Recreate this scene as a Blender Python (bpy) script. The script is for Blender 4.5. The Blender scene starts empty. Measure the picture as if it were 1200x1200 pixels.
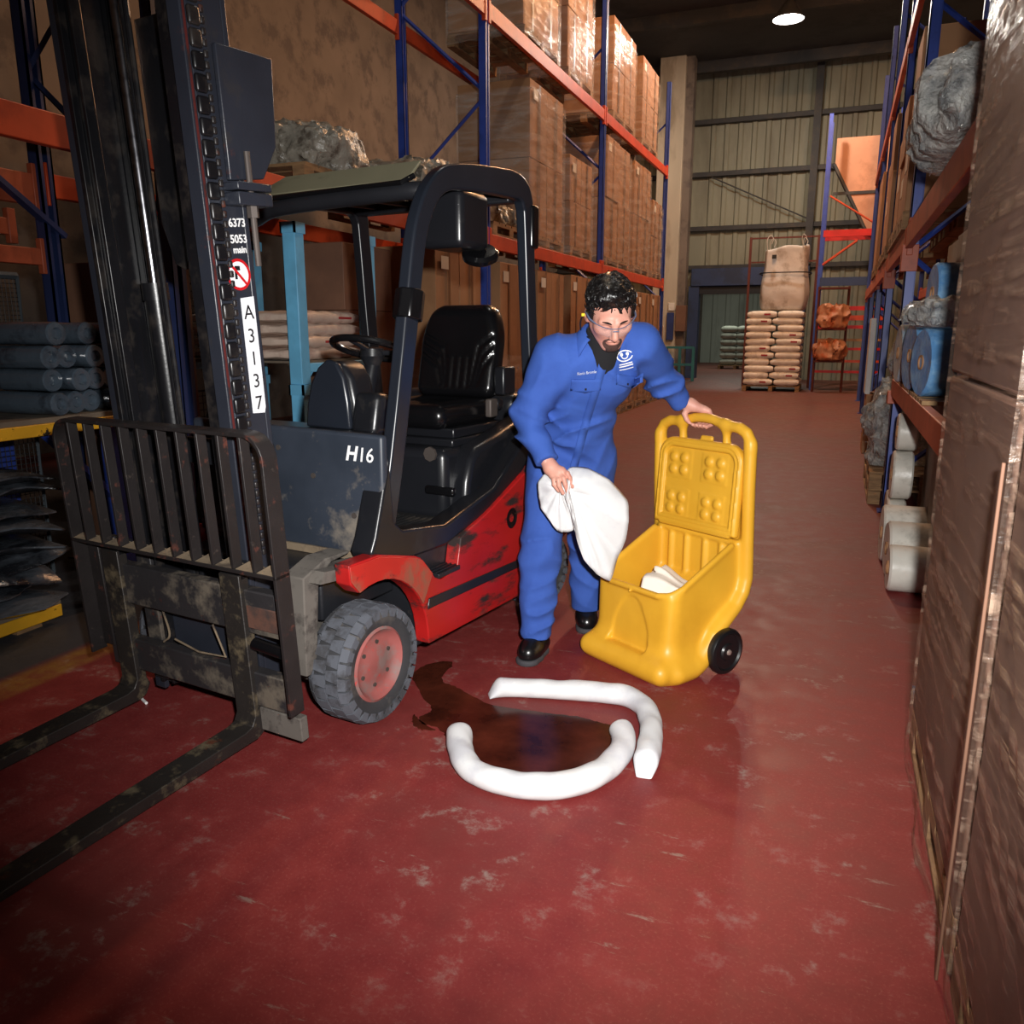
import bpy, bmesh, math, random
import numpy as np
from mathutils import Vector, Matrix, Euler
from mathutils.bvhtree import BVHTree

random.seed(7); np.random.seed(7)
sc = bpy.context.scene
COL = sc.collection
PI = math.pi
rad = math.radians

# ------------------------------------------------------------------ camera, light, exposure
# world: +Y runs down the warehouse aisle, X to the right, Z up, metres
CAM_YAW, CAM_PITCH, CAM_H = rad(21.4), rad(12.5), 1.48
cam_d = bpy.data.cameras.new('camera'); cam_d.sensor_width = 36.0; cam_d.lens = 36.0 * 960 / 1200
cam_d.clip_start = 0.05; cam_d.clip_end = 200
cam = bpy.data.objects.new('camera', cam_d); COL.objects.link(cam)
cam.location = (0, 0, CAM_H); cam.rotation_euler = (PI / 2 - CAM_PITCH, 0, CAM_YAW)
sc.camera = cam

world = bpy.data.worlds.new('warehouse_air'); sc.world = world; world.use_nodes = True
world.node_tree.nodes['Background'].inputs['Color'].default_value = (0.62, 0.68, 0.78, 1)
world.node_tree.nodes['Background'].inputs['Strength'].default_value = 0.05

sc.view_settings.view_transform = 'Standard'; sc.view_settings.look = 'None'
sc.view_settings.exposure = 0.0; sc.view_settings.gamma = 1.0; sc.view_settings.use_curve_mapping = False

# the photographer's flash gun, on top of the camera, aimed at the man and the trolley
fl_d = bpy.data.lights.new('flash_gun', 'SPOT'); fl_d.energy = 820; fl_d.color = (1.0, 0.985, 0.96)
fl_d.spot_size = rad(92); fl_d.spot_blend = 1.0; fl_d.shadow_soft_size = 0.035
fl = bpy.data.objects.new('flash_gun', fl_d); COL.objects.link(fl)
fl.location = (0.12, 0.03, CAM_H + 0.16)
fl.rotation_euler = (Vector((-1.05, 3.6, 0.95)) - fl.location).to_track_quat('-Z', 'Y').to_euler()

# ------------------------------------------------------------------ helpers
def srgb(c):
    return tuple(((v / 255) / 12.92 if v / 255 <= 0.04045 else ((v / 255 + 0.055) / 1.055) ** 2.4) for v in c[:3]) + (1.0,)

class NT:
    def __init__(s, name):
        s.m = bpy.data.materials.new(name); s.m.use_nodes = True; s.t = s.m.node_tree; s.n = s.t.nodes
        s.b = s.n['Principled BSDF']; s.out = s.n['Material Output']
    def new(s, typ, **kw):
        nd = s.n.new(typ)
        for k, v in kw.items(): setattr(nd, k, v)
        return nd
    def link(s, a, b): s.t.links.new(a, b)
    def val(s, sock, v):
        if hasattr(v, 'is_linked'): s.link(v, sock)
        else: sock.default_value = v
    def math(s, op, a, b=0.0, clamp=False):
        nd = s.new('ShaderNodeMath', operation=op, use_clamp=clamp); s.val(nd.inputs[0], a); s.val(nd.inputs[1], b); return nd.outputs[0]
    def mix(s, f, a, b):
        nd = s.new('ShaderNodeMix', data_type='RGBA'); s.val(nd.inputs[0], f); s.val(nd.inputs[6], a); s.val(nd.inputs[7], b); return nd.outputs[2]
    def ramp(s, f, lo, hi, a=0.0, b=1.0):
        nd = s.new('ShaderNodeMapRange'); s.val(nd.inputs[0], f)
        nd.inputs[1].default_value = lo; nd.inputs[2].default_value = hi; nd.inputs[3].default_value = a; nd.inputs[4].default_value = b; return nd.outputs[0]
    def noise(s, vec, scale, detail=3, rough=0.55, dist=0.0):
        nd = s.new('ShaderNodeTexNoise'); s.link(vec, nd.inputs['Vector']); nd.inputs['Scale'].default_value = scale
        nd.inputs['Detail'].default_value = detail; nd.inputs['Roughness'].default_value = rough; nd.inputs['Distortion'].default_value = dist; return nd.outputs['Fac']
    def coords(s, stretch=(1, 1, 1), rnd=True, world=False, rot=(0, 0, 0)):
        if world: v = s.new('ShaderNodeNewGeometry').outputs['Position']
        else: v = s.new('ShaderNodeTexCoord').outputs['Object']
        mp = s.new('ShaderNodeMapping'); mp.inputs['Scale'].default_value = stretch; mp.inputs['Rotation'].default_value = rot
        s.link(v, mp.inputs['Vector'])
        if rnd and not world:
            oi = s.new('ShaderNodeObjectInfo'); k = s.math('MULTIPLY', oi.outputs['Random'], 37.0)
            cx = s.new('ShaderNodeCombineXYZ'); s.link(k, cx.inputs[0]); s.link(k, cx.inputs[1]); s.link(cx.outputs[0], mp.inputs['Location'])
        return mp.outputs[0]
    def bump(s, h, strength=0.3, dist=0.01):
        nd = s.new('ShaderNodeBump'); s.link(h, nd.inputs['Height']); nd.inputs['Strength'].default_value = strength
        nd.inputs['Distance'].default_value = dist; s.link(nd.outputs[0], s.b.inputs['Normal']); return nd

MATS = {}
def M(name, c, rough=0.5, metal=0.0, c2=None, scale=6, lo=0.5, hi=0.62, c3=None, scale3=3, lo3=0.55, hi3=0.7,
      bump=0.0, bscale=60, bdist=0.004, coat=0.0, var=0.12, stretch=(1, 1, 1), spec=0.5, rough2=None, world=False, bdetail=3):
    t = NT(name); vec = t.coords(stretch, world=world)
    base = srgb(c)
    n0 = t.noise(vec, scale * 0.6, 3)
    dark = tuple(x * (1 - var) for x in base[:3]) + (1,); lite = tuple(min(1, x * (1 + var)) for x in base[:3]) + (1,)
    col = t.mix(t.ramp(n0, 0.35, 0.65), dark, lite)
    if c2 is not None:
        f = t.ramp(t.noise(vec, scale, 6, 0.65), lo, hi); col = t.mix(f, col, srgb(c2))
        if rough2 is not None: t.link(t.ramp(f, 0, 1, rough, rough2), t.b.inputs['Roughness'])
    if c3 is not None:
        col = t.mix(t.ramp(t.noise(vec, scale3, 7, 0.7), lo3, hi3), col, srgb(c3))
    t.link(col, t.b.inputs['Base Color'])
    if not (c2 is not None and rough2 is not None): t.b.inputs['Roughness'].default_value = rough
    t.b.inputs['Metallic'].default_value = metal; t.b.inputs['Specular IOR Level'].default_value = spec
    if coat: t.b.inputs['Coat Weight'].default_value = coat; t.b.inputs['Coat Roughness'].default_value = 0.12
    if bump: t.bump(t.noise(vec, bscale, bdetail), bump, bdist)
    MATS[name] = t.m; return t.m

class MB:
    """collects shapes, then links them as ONE mesh object"""
    def __init__(s): s.v = []; s.f = []
    def add(s, vs, fs, mtx=None):
        o = len(s.v)
        if mtx is not None: vs = [tuple(mtx @ Vector(p)) for p in vs]
        s.v.extend([tuple(p) for p in vs]); s.f.extend([tuple(i + o for i in f) for f in fs]); return s
    def box(s, c, d, rot=None, mtx=None):
        x, y, z = d[0] / 2, d[1] / 2, d[2] / 2
        vs = [(-x, -y, -z), (x, -y, -z), (x, y, -z), (-x, y, -z), (-x, -y, z), (x, -y, z), (x, y, z), (-x, y, z)]
        m = Matrix.Translation(c)
        if rot is not None: m = m @ Euler(rot).to_matrix().to_4x4()
        if mtx is not None: m = mtx @ m
        return s.add(vs, [(0, 3, 2, 1), (4, 5, 6, 7), (0, 1, 5, 4), (1, 2, 6, 5), (2, 3, 7, 6), (3, 0, 4, 7)], m)
    def bb(s, lo, hi, mtx=None):
        return s.box([(a + b) / 2 for a, b in zip(lo, hi)], [b - a for a, b in zip(lo, hi)], mtx=mtx)
    def prism(s, poly, a, b, axis='x'):
        """poly of 2D points extruded from a to b along axis (x: poly is y,z; y: x,z; z: x,y)"""
        def p(q, t): return {'x': (t, q[0], q[1]), 'y': (q[0], t, q[1]), 'z': (q[0], q[1], t)}[axis]
        n = len(poly); area = sum(poly[i][0] * poly[(i + 1) % n][1] - poly[(i + 1) % n][0] * poly[i][1] for i in range(n))
        flip = (area < 0) != (axis == 'y')
        vs = [p(q, a) for q in poly] + [p(q, b) for q in poly]
        fs = [tuple(range(n - 1, -1, -1)), tuple(range(n, 2 * n))] + [(i, (i + 1) % n, n + (i + 1) % n, n + i) for i in range(n)]
        if flip: fs = [tuple(reversed(f)) for f in fs]
        return s.add(vs, fs)
    def tube(s, pts, r, n=8, closed=False, caps=True, flat=None):
        """round tube along points; r number or list; flat=(w,h) gives a rectangular strip"""
        P = [Vector(p) for p in pts]; m = len(P); R = r if isinstance(r, (list, tuple)) else [r] * m
        tang = []
        for i in range(m):
            a = P[(i - 1) % m] if (closed or i > 0) else P[i]; b = P[(i + 1) % m] if (closed or i < m - 1) else P[i]
            t = (b - a); tang.append(t.normalized() if t.length > 1e-9 else Vector((0, 0, 1)))
        up = Vector((0, 0, 1)) if abs(tang[0].z) < 0.9 else Vector((1, 0, 0))
        nrm = (up - tang[0] * up.dot(tang[0])).normalized(); vs = []
        for i in range(m):
            nrm = (nrm - tang[i] * nrm.dot(tang[i])); nrm = nrm.normalized() if nrm.length > 1e-6 else Vector((1, 0, 0))
            bn = tang[i].cross(nrm)
            if flat:
                w, h = flat
                for (a, b) in ((-1, -1), (1, -1), (1, 1), (-1, 1)): vs.append(P[i] + bn * (a * w / 2) + nrm * (b * h / 2))
            else:
                for k in range(n):
                    a = 2 * PI * k / n; vs.append(P[i] + (nrm * math.cos(a) + bn * math.sin(a)) * R[i])
        k = 4 if flat else n; fs = []
        for i in range(m if closed else m - 1):
            j = (i + 1) % m
            for q in range(k): fs.append((i * k + q, i * k + (q + 1) % k, j * k + (q + 1) % k, j * k + q))
        if caps and not closed: fs.append(tuple(range(k - 1, -1, -1))); fs.append(tuple((m - 1) * k + q for q in range(k)))
        return s.add(vs, fs)
    def cyl(s, a, b, r, n=16, r2=None): return s.tube([a, b], [r, r if r2 is None else r2], n)
    def lathe(s, prof, c=(0, 0, 0), axis='z', n=32, closed=False):
        """prof: list of (radius, height)"""
        vs = []; m = len(prof)
        for (r, h) in prof:
            for k in range(n):
                a = 2 * PI * k / n; q = (r * math.cos(a), r * math.sin(a), h)
                if axis == 'x': q = (q[2], q[0], q[1])
                elif axis == 'y': q = (q[1], q[2], q[0])
                vs.append((q[0] + c[0], q[1] + c[1], q[2] + c[2]))
        fs = []
        for i in range(m if closed else m - 1):
            j = (i + 1) % m
            for q in range(n): fs.append((i * n + q, i * n + (q + 1) % n, j * n + (q + 1) % n, j * n + q))
        if not closed:
            fs.append(tuple(range(n - 1, -1, -1))); fs.append(tuple((m - 1) * n + q for q in range(n)))
        return s.add(vs, fs)
    def build(s, name, mat, parent=None, smooth=35, bevel=0.0, seg=2, loc=None, rot=None, solid=0.0):
        me = bpy.data.meshes.new(name); me.from_pydata(s.v, [], s.f); me.update()
        if mat is not None: me.materials.append(MATS[mat] if isinstance(mat, str) else mat)
        if smooth: me.shade_smooth(); me.set_sharp_from_angle(angle=rad(smooth))
        o = bpy.data.objects.new(name, me); COL.objects.link(o); o.parent = parent
        if loc is not None: o.location = loc
        if rot is not None: o.rotation_euler = rot
        if solid:
            md = o.modifiers.new('thick', 'SOLIDIFY'); md.thickness = solid; md.offset = 0
        if bevel:
            md = o.modifiers.new('edge', 'BEVEL'); md.width = bevel; md.segments = seg; md.limit_method = 'ANGLE'; md.angle_limit = rad(40)
        return o

def tag(o, label, cat, group=None):
    o['label'] = label; o['category'] = cat
    if group: o['group'] = group
    return o
def struct(o): o['kind'] = 'structure'; return o
def thing(name, label, cat, loc=(0, 0, 0), rz=0.0, group=None):
    o = bpy.data.objects.new(name, None); COL.objects.link(o); o.location = loc; o.rotation_euler = (0, 0, rz); o.empty_display_size = 0.1
    return tag(o, label, cat, group)
def copy_tree(o, parent=None):
    c = o.copy(); COL.objects.link(c); c.parent = parent
    for ch in list(o.children): copy_tree(ch, c)
    return c

def text_mb(body, size=0.1, shear=0.0, align='CENTER', bold=0.0):
    cu = bpy.data.curves.new('lettering', 'FONT'); cu.body = body; cu.size = size; cu.shear = shear; cu.align_x = align; cu.align_y = 'CENTER'
    cu.offset = bold; cu.extrude = 0.0004; cu.resolution_u = 3
    ob = bpy.data.objects.new('lettering', cu); COL.objects.link(ob)
    dg = bpy.context.evaluated_depsgraph_get(); me = ob.evaluated_get(dg).to_mesh()
    mb = MB(); mb.v = [tuple(v.co) for v in me.vertices]; mb.f = [tuple(p.vertices) for p in me.polygons]
    ob.evaluated_get(dg).to_mesh_clear(); bpy.data.objects.remove(ob); bpy.data.curves.remove(cu)
    return mb

# ---- signed distance fields turned into quads by surface nets
def sd_grid(lo, hi, h):
    ax = [np.arange(a, b + h, h, dtype=np.float32) for a, b in zip(lo, hi)]
    return np.meshgrid(*ax, indexing='ij')
def sd_cone(G, a, b, r1, r2):
    a = np.array(a, np.float32); ba = np.array(b, np.float32) - a; L = float(ba @ ba) + 1e-12
    X, Y, Z = G[0] - a[0], G[1] - a[1], G[2] - a[2]
    t = np.clip((X * ba[0] + Y * ba[1] + Z * ba[2]) / L, 0, 1)
    return np.sqrt((X - t * ba[0]) ** 2 + (Y - t * ba[1]) ** 2 + (Z - t * ba[2]) ** 2) - (r1 + (r2 - r1) * t)
def sd_ell(G, c, r, R=None):
    p = [G[i] - c[i] for i in range(3)]
    if R is not None: p = [p[0] * R[0][i] + p[1] * R[1][i] + p[2] * R[2][i] for i in range(3)]   # R columns = axes
    k0 = np.sqrt(sum((p[i] / r[i]) ** 2 for i in range(3))); k1 = np.sqrt(sum((p[i] / r[i] ** 2) ** 2 for i in range(3)))
    return k0 * (k0 - 1) / np.maximum(k1, 1e-6)
def sd_box(G, c, d, r=0.0, R=None):
    p = [G[i] - c[i] for i in range(3)]
    if R is not None: p = [p[0] * R[0][i] + p[1] * R[1][i] + p[2] * R[2][i] for i in range(3)]
    q = [np.abs(p[i]) - (d[i] / 2 - r) for i in range(3)]
    return np.sqrt(sum(np.maximum(x, 0) ** 2 for x in q)) + np.minimum(np.maximum(np.maximum(q[0], q[1]), q[2]), 0) - r
def smin(a, b, k):
    if k <= 0: return np.minimum(a, b)
    h = np.clip(0.5 + 0.5 * (b - a) / k, 0, 1); return b + (a - b) * h - k * h * (1 - h)
def smax(a, b, k): return -smin(-a, -b, k)
def sd_path(G, pts, rs, k=0.0):
    d = None
    for i in range(len(pts) - 1):
        e = sd_cone(G, pts[i], pts[i + 1], rs[i], rs[i + 1]); d = e if d is None else smin(d, e, k)
    return d
_lat = np.random.RandomState(11).rand(32, 32, 32).astype(np.float32)
def vnoise(x, y, z):
    xi, yi, zi = np.floor(x).astype(np.int32), np.floor(y).astype(np.int32), np.floor(z).astype(np.int32)
    fx, fy, fz = x - xi, y - yi, z - zi; fx = fx * fx * (3 - 2 * fx); fy = fy * fy * (3 - 2 * fy); fz = fz * fz * (3 - 2 * fz)
    def L(i, j, k): return _lat[(xi + i) & 31, (yi + j) & 31, (zi + k) & 31]
    a = (L(0, 0, 0) * (1 - fx) + L(1, 0, 0) * fx) * (1 - fy) + (L(0, 1, 0) * (1 - fx) + L(1, 1, 0) * fx) * fy
    b = (L(0, 0, 1) * (1 - fx) + L(1, 0, 1) * fx) * (1 - fy) + (L(0, 1, 1) * (1 - fx) + L(1, 1, 1) * fx) * fy
    return a * (1 - fz) + b * fz
def surf(D, lo, h):
    D = np.asarray(D, np.float32); S = D < 0; nx, ny, nz = D.shape
    cs = [S[i:nx - 1 + i, j:ny - 1 + j, k:nz - 1 + k] for i in (0, 1) for j in (0, 1) for k in (0, 1)]
    cnt = sum(c.astype(np.int8) for c in cs); act = (cnt > 0) & (cnt < 8); I = np.argwhere(act)
    idx = -np.ones(act.shape, np.int64); idx[act] = np.arange(len(I))
    acc = np.zeros((len(I), 3)); num = np.zeros(len(I))
    corners = [(i, j, k) for i in (0, 1) for j in (0, 1) for k in (0, 1)]
    for a in corners:
        for ax in range(3):
            if a[ax] == 1: continue
            b = list(a); b[ax] = 1
            da = D[I[:, 0] + a[0], I[:, 1] + a[1], I[:, 2] + a[2]]; db = D[I[:, 0] + b[0], I[:, 1] + b[1], I[:, 2] + b[2]]
            c = (da < 0) != (db < 0); t = np.where(c, da / np.where(c, da - db, 1), 0)
            q = np.zeros((len(I), 3)); q[:] = a; q[:, ax] = t; acc[c] += q[c]; num[c] += 1
    V = (I + acc / num[:, None]) * h + np.array(lo)
    F = []
    for ax in range(3):
        sl0 = [slice(None)] * 3; sl1 = [slice(None)] * 3; sl0[ax] = slice(0, -1); sl1[ax] = slice(1, None)
        s0 = S[tuple(sl0)]; s1 = S[tuple(sl1)]; ed = np.argwhere(s0 != s1)
        o1, o2 = (ax + 1) % 3, (ax + 2) % 3
        ok = (ed[:, o1] > 0) & (ed[:, o2] > 0) & (ed[:, o1] < D.shape[o1] - 1) & (ed[:, o2] < D.shape[o2] - 1); ed = ed[ok]
        ins = s0[ed[:, 0], ed[:, 1], ed[:, 2]]
        def cell(d1, d2):
            e = ed.copy(); e[:, o1] -= d1; e[:, o2] -= d2; return idx[e[:, 0], e[:, 1], e[:, 2]]
        q = np.stack([cell(1, 1), cell(0, 1), cell(0, 0), cell(1, 0)], 1); q[~ins] = q[~ins][:, ::-1]; F.append(q)
    return V, np.concatenate(F)
def sdf_mb(func, lo, hi, h):
    G = sd_grid(lo, hi, h); V, F = surf(func(G), lo, h); mb = MB(); mb.v = [tuple(p) for p in V]; mb.f = [tuple(int(i) for i in f) for f in F]; return mb
def relax(mb, it=1, w=0.5):
    V = np.array(mb.v); F = np.array(mb.f)
    for _ in range(it):
        acc = np.zeros_like(V); n = np.zeros(len(V))
        for a, b in ((0, 1), (1, 2), (2, 3), (3, 0)):
            np.add.at(acc, F[:, a], V[F[:, b]]); np.add.at(acc, F[:, b], V[F[:, a]]); np.add.at(n, F[:, a], 1); np.add.at(n, F[:, b], 1)
        V = V * (1 - w) + w * acc / np.maximum(n, 1)[:, None]
    mb.v = [tuple(p) for p in V]; return mb
def spline(pts, n=8, closed=False):
    P = [np.array(p, float) for p in pts]; m = len(P); out = []
    for i in range(m if closed else m - 1):
        p0 = P[(i - 1) % m] if (closed or i > 0) else 2 * P[0] - P[1]; p1 = P[i]; p2 = P[(i + 1) % m]
        p3 = P[(i + 2) % m] if (closed or i < m - 2) else 2 * P[-1] - P[-2]
        for k in range(n):
            t = k / n; out.append(tuple(0.5 * ((2 * p1) + (p2 - p0) * t + (2 * p0 - 5 * p1 + 4 * p2 - p3) * t * t + (3 * p1 - p0 - 3 * p2 + p3) * t ** 3)))
    if not closed: out.append(tuple(P[-1]))
    return out
# ------------------------------------------------------------------ materials
M('steel_black', (28, 29, 33), 0.38, 0.0, c2=(72, 62, 54), scale=9, lo=0.62, hi=0.78, rough2=0.7, bump=0.15, bscale=90)
M('mast_paint', (40, 43, 52), 0.36, 0.0, c2=(88, 44, 36), scale=7, lo=0.66, hi=0.74, rough2=0.75, bump=0.12, bscale=120, c3=(58, 54, 50), scale3=3, lo3=0.58, hi3=0.75)
M('fork_steel', (46, 42, 40), 0.42, 0.25, c2=(98, 86, 66), scale=11, lo=0.54, hi=0.68, rough2=0.8, bump=0.25, bscale=70, c3=(92, 50, 34), scale3=6, lo3=0.64, hi3=0.72)
M('guard_steel', (38, 34, 34), 0.45, 0.1, c2=(86, 42, 30), scale=16, lo=0.60, hi=0.70, rough2=0.85, bump=0.2, bscale=80, c3=(66, 58, 54), scale3=25, lo3=0.62, hi3=0.68)
M('dusty_steel', (120, 104, 84), 0.9, 0, c2=(70, 58, 48), scale=14, lo=0.5, hi=0.68)
M('carriage_steel', (44, 42, 44), 0.5, 0.1, c2=(100, 90, 78), scale=7, lo=0.51, hi=0.66, rough2=0.9, c3=(84, 40, 30), scale3=9, lo3=0.63, hi3=0.7, bump=0.3, bscale=40)
M('chrome_rod', (150, 150, 156), 0.18, 1.0, c2=(110, 110, 115), scale=20)
M('oily_black', (20, 20, 23), 0.32, 0.0, c2=(44, 40, 38), scale=8, bump=0.1)
M('plastic_grey', (45, 51, 62), 0.45, 0.0, c2=(118, 108, 96), scale=3.2, lo=0.50, hi=0.74, rough2=0.9, c3=(96, 92, 90), scale3=30, lo3=0.68, hi3=0.72, bump=0.08, bscale=200)
M('plastic_black', (24, 25, 29), 0.3, 0.0, c2=(58, 54, 50), scale=4, lo=0.6, hi=0.8, rough2=0.6, bump=0.05, bscale=150)
M('pillar_paint', (29, 33, 41), 0.28, 0.0, c2=(54, 48, 42), scale=4, lo=0.66, hi=0.8, rough2=0.6)
M('vinyl_black', (13, 13, 15), 0.22, 0.0, spec=0.55, bump=0.03, bscale=120)
M('red_paint', (168, 28, 27), 0.35, 0.0, c2=(40, 28, 26), scale=5.5, lo=0.51, hi=0.61, rough2=0.7, c3=(96, 62, 52), scale3=3, lo3=0.58, hi3=0.75, bump=0.05, stretch=(1, 0.45, 1.6))
M('red_dusty', (176, 36, 30), 0.5, 0.0, c2=(120, 82, 60), scale=4, lo=0.44, hi=0.62, rough2=0.9, c3=(50, 40, 36), scale3=6, lo3=0.62, hi3=0.7)
M('rim_red', (146, 80, 76), 0.7, 0.0, c2=(126, 102, 98), scale=9, lo=0.46, hi=0.62, c3=(196, 44, 40), scale3=12, lo3=0.6, hi3=0.66)
M('bolt_steel', (86, 78, 74), 0.6, 0.5)
M('tyre_rubber', (84, 87, 95), 0.85, 0.0, c2=(62, 62, 66), scale=10, bump=0.1, bscale=100)
M('tyre_side', (50, 50, 53), 0.75, 0.0, c2=(78, 74, 72), scale=8)
M('dust_mud', (96, 90, 84), 0.95, 0.0, c2=(64, 58, 54), scale=10)
M('rust_brown', (92, 60, 48), 0.85, 0.0, c2=(58, 44, 40), scale=14, lo=0.45, hi=0.65)
M('dark_red', (84, 28, 26), 0.6, 0.0, c2=(44, 30, 28), scale=12)
M('screen_film', (120, 116, 94), 0.5, 0.0, c2=(96, 92, 72), scale=2)
M('white_print', (236, 236, 236), 0.5, var=0.02)
M('black_print', (22, 22, 24), 0.5, var=0.02)
M('sticker_white', (228, 229, 234), 0.4, var=0.03)
M('sign_red', (196, 26, 32), 0.4, var=0.03)
M('floor_groove', (26, 25, 26), 0.6, c2=(60, 54, 48), scale=6)

# front panel: dark plastic with dried dust splashed up its lower corner
t = NT('panel_dusty'); vec = t.coords(rnd=False); sp_ = t.new('ShaderNodeSeparateXYZ'); t.link(vec, sp_.inputs[0])
nz_ = t.noise(vec, 7, 8, 0.68); sp2 = t.math('MULTIPLY', t.ramp(sp_.outputs[0], 0.10, 0.46), t.ramp(sp_.outputs[2], 1.02, 0.66))
k_ = t.ramp(t.math('ADD', nz_, t.math('MULTIPLY', sp2, 0.34)), 0.60, 0.80); fl_ = t.ramp(t.noise(vec, 70, 4, 0.7), 0.62, 0.68)
k2 = t.math('MAXIMUM', k_, t.math('MULTIPLY', t.math('MULTIPLY', fl_, sp2), 1.0)); cb = t.mix(t.ramp(t.noise(vec, 3, 3), 0.35, 0.65), srgb((40, 46, 56)), srgb((50, 56, 67)))
t.link(t.mix(t.math('MULTIPLY', k2, 0.85), cb, srgb((122, 112, 100))), t.b.inputs['Base Color']); t.link(t.ramp(k2, 0, 1, 0.45, 0.9), t.b.inputs['Roughness']); MATS['panel_dusty'] = t.m
# ------------------------------------------------------------------ forklift: x = its left side, y = towards its rear, z up; origin under the front axle
FK = thing('forklift', 'worn black and red forklift truck with its forks lowered to the floor', 'forklift', (-2.065, 2.624, 0), rad(-8))
TILT = (rad(3.5), 0, 0)

# --- mast (tilted forward), built in the mast's own upright frame
MX = -0.045
def channel(mb, x0, x1, y0, y1, z0, z1, web=0.016, open_to=1):
    """rolled channel, web on one side, flanges front and rear"""
    mb.bb((x0, y0, z0), (x1, y0 + 0.022, z1)); mb.bb((x0, y1 - 0.022, z0), (x1, y1, z1))
    if open_to > 0: mb.bb((x0, y0 + 0.022, z0), (x0 + web, y1 - 0.022, z1))
    else: mb.bb((x1 - web, y0 + 0.022, z0), (x1, y1 - 0.022, z1))
ZT = 2.75
m = MB()
channel(m, 0.205, 0.263, -0.330, -0.150, 0.10, ZT, open_to=-1)
channel(m, -0.352, -0.294, -0.330, -0.150, 0.10, ZT, open_to=1)
mast = m.build('mast', 'mast_paint', FK, bevel=0.004, rot=TILT)
m = MB(); channel(m, 0.145, 0.200, -0.318, -0.165, 0.13, ZT + 0.05, open_to=-1); channel(m, -0.290, -0.235, -0.318, -0.165, 0.13, ZT + 0.05, open_to=1)
m.build('inner_mast', 'oily_black', mast, bevel=0.003)
for z, hh in ((0.22, 0.16), (1.05, 0.10), (ZT - 0.08, 0.12)):
    m = MB(); m.bb((-0.35, -0.165, z - hh / 2), (0.262, -0.145, z + hh / 2)); m.build('crossmember', 'steel_black', mast, bevel=0.004)
m = MB(); m.bb((-0.30, -0.335, ZT - 0.03), (0.21, -0.17, ZT + 0.04)); m.build('crossmember', 'steel_black', mast, bevel=0.004)
for x in (-0.185, 0.10):
    m = MB(); m.cyl((x, -0.20, 0.16), (x, -0.20, 1.62), 0.038, 20); m.cyl((x, -0.20, 1.60), (x, -0.20, 1.66), 0.046, 20)
    cy = m.build('lift_cylinder', 'oily_black', mast)
    m = MB(); m.cyl((x, -0.20, 1.62), (x, -0.20, ZT), 0.027, 16); m.build('piston_rod', 'chrome_rod', mast)
# front mast strips that catch the light
m = MB(); m.bb((-0.296, -0.345, 0.14), (-0.276, -0.318, ZT)); m.bb((-0.235, -0.340, 0.14), (-0.222, -0.30, ZT)); m.build('wear_strip', 'oily_black', mast, bevel=0.003)
# rounded plate links running down the outer side of the mast
m = MB()
link = MB(); link.box((0, 0, 0), (0.016, 0.044, 0.052))
z = 0.74
while z < ZT - 0.05:
    m.bb((0.262, -0.312, z), (0.279, -0.268, z + 0.053)); z += 0.061
m.build('link_chain', 'oily_black', mast, bevel=0.012, seg=3)
m = MB(); z = 0.72
while z < ZT:
    m.bb((0.262, -0.262, z), (0.272, -0.247, z + 0.022)); z += 0.0305
m.build('lift_chain', 'guard_steel', mast, bevel=0.004)
m = MB(); m.bb((0.262, -0.322, 0.7), (0.265, -0.314, ZT)); m.build('red_edge', 'dark_red', mast)
# chain anchor with bolt and the guide plate above it
m = MB(); m.bb((0.262, -0.245, 1.885), (0.33, -0.10, 1.925)); m.bb((0.262, -0.245, 1.93), (0.33, -0.10, 1.955))
an = m.build('chain_anchor', 'mast_paint', mast, bevel=0.004)
m = MB(); m.cyl((0.30, -0.165, 1.70), (0.30, -0.165, 2.05), 0.010, 10); m.cyl((0.30, -0.165, 1.85), (0.30, -0.165, 1.885), 0.019, 6); m.build('anchor_bolt', 'bolt_steel', an)
m = MB(); m.prism([(-0.235, 1.96), (-0.09, 1.975), (-0.02, 2.08), (0.0, 2.35), (-0.235, 2.35)], 0.272, 0.290, 'x'); m.build('guide_plate', 'mast_paint', mast, bevel=0.004)
m = MB(); m.prism([(-0.155, 1.86), (-0.11, 1.72), (-0.06, 1.70), (0.04, 1.84), (0.06, 2.02), (0.06, 2.5), (-0.155, 2.5)], -0.16, -0.145, 'y'); m.build('cylinder_bracket', 'oily_black', mast, bevel=0.004)
# hoses
for x, y in ((-0.10, -0.24), (-0.13, -0.23)):
    m = MB(); m.tube(spline([(x, y, 0.4), (x + 0.01, y, 1.0), (x, y + 0.01, 1.7), (x + 0.02, y, ZT)], 8), 0.010, 8); m.build('hose', 'oily_black', mast)
# lettering on the mast's outer side (faces +x)
SIDE = Matrix(((0, 0, 1, 0.2645), (1, 0, 0, 0), (0, 1, 0, 0), (0, 0, 0, 1)))
def on_side(mb, y, z, ang=0.0, dx=0.0):
    mt = Matrix.Translation((dx, y, z)) @ SIDE @ Matrix.Rotation(ang, 4, 'Z'); o = MB(); o.add(mb.v, mb.f, mt); return o
st = MB(); st.prism([(-0.228, 1.22), (-0.175, 1.215), (-0.168, 1.235), (-0.168, 1.605), (-0.226, 1.600)], 0.263, 0.2642, 'x')
sticker = st.build('number_sticker', 'sticker_white', mast)
for ch, z in (('A', 1.552), ('3', 1.475), ('1', 1.400), ('3', 1.325), ('7', 1.250)):
    on_side(text_mb(ch, 0.066), -0.197, z).build('numeral', 'black_print', sticker, smooth=0)
m = MB(); m.cyl((0, 0, 0), (0, 0, 0.0006), 0.001, 3)
ring = MB(); n = 36
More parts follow.
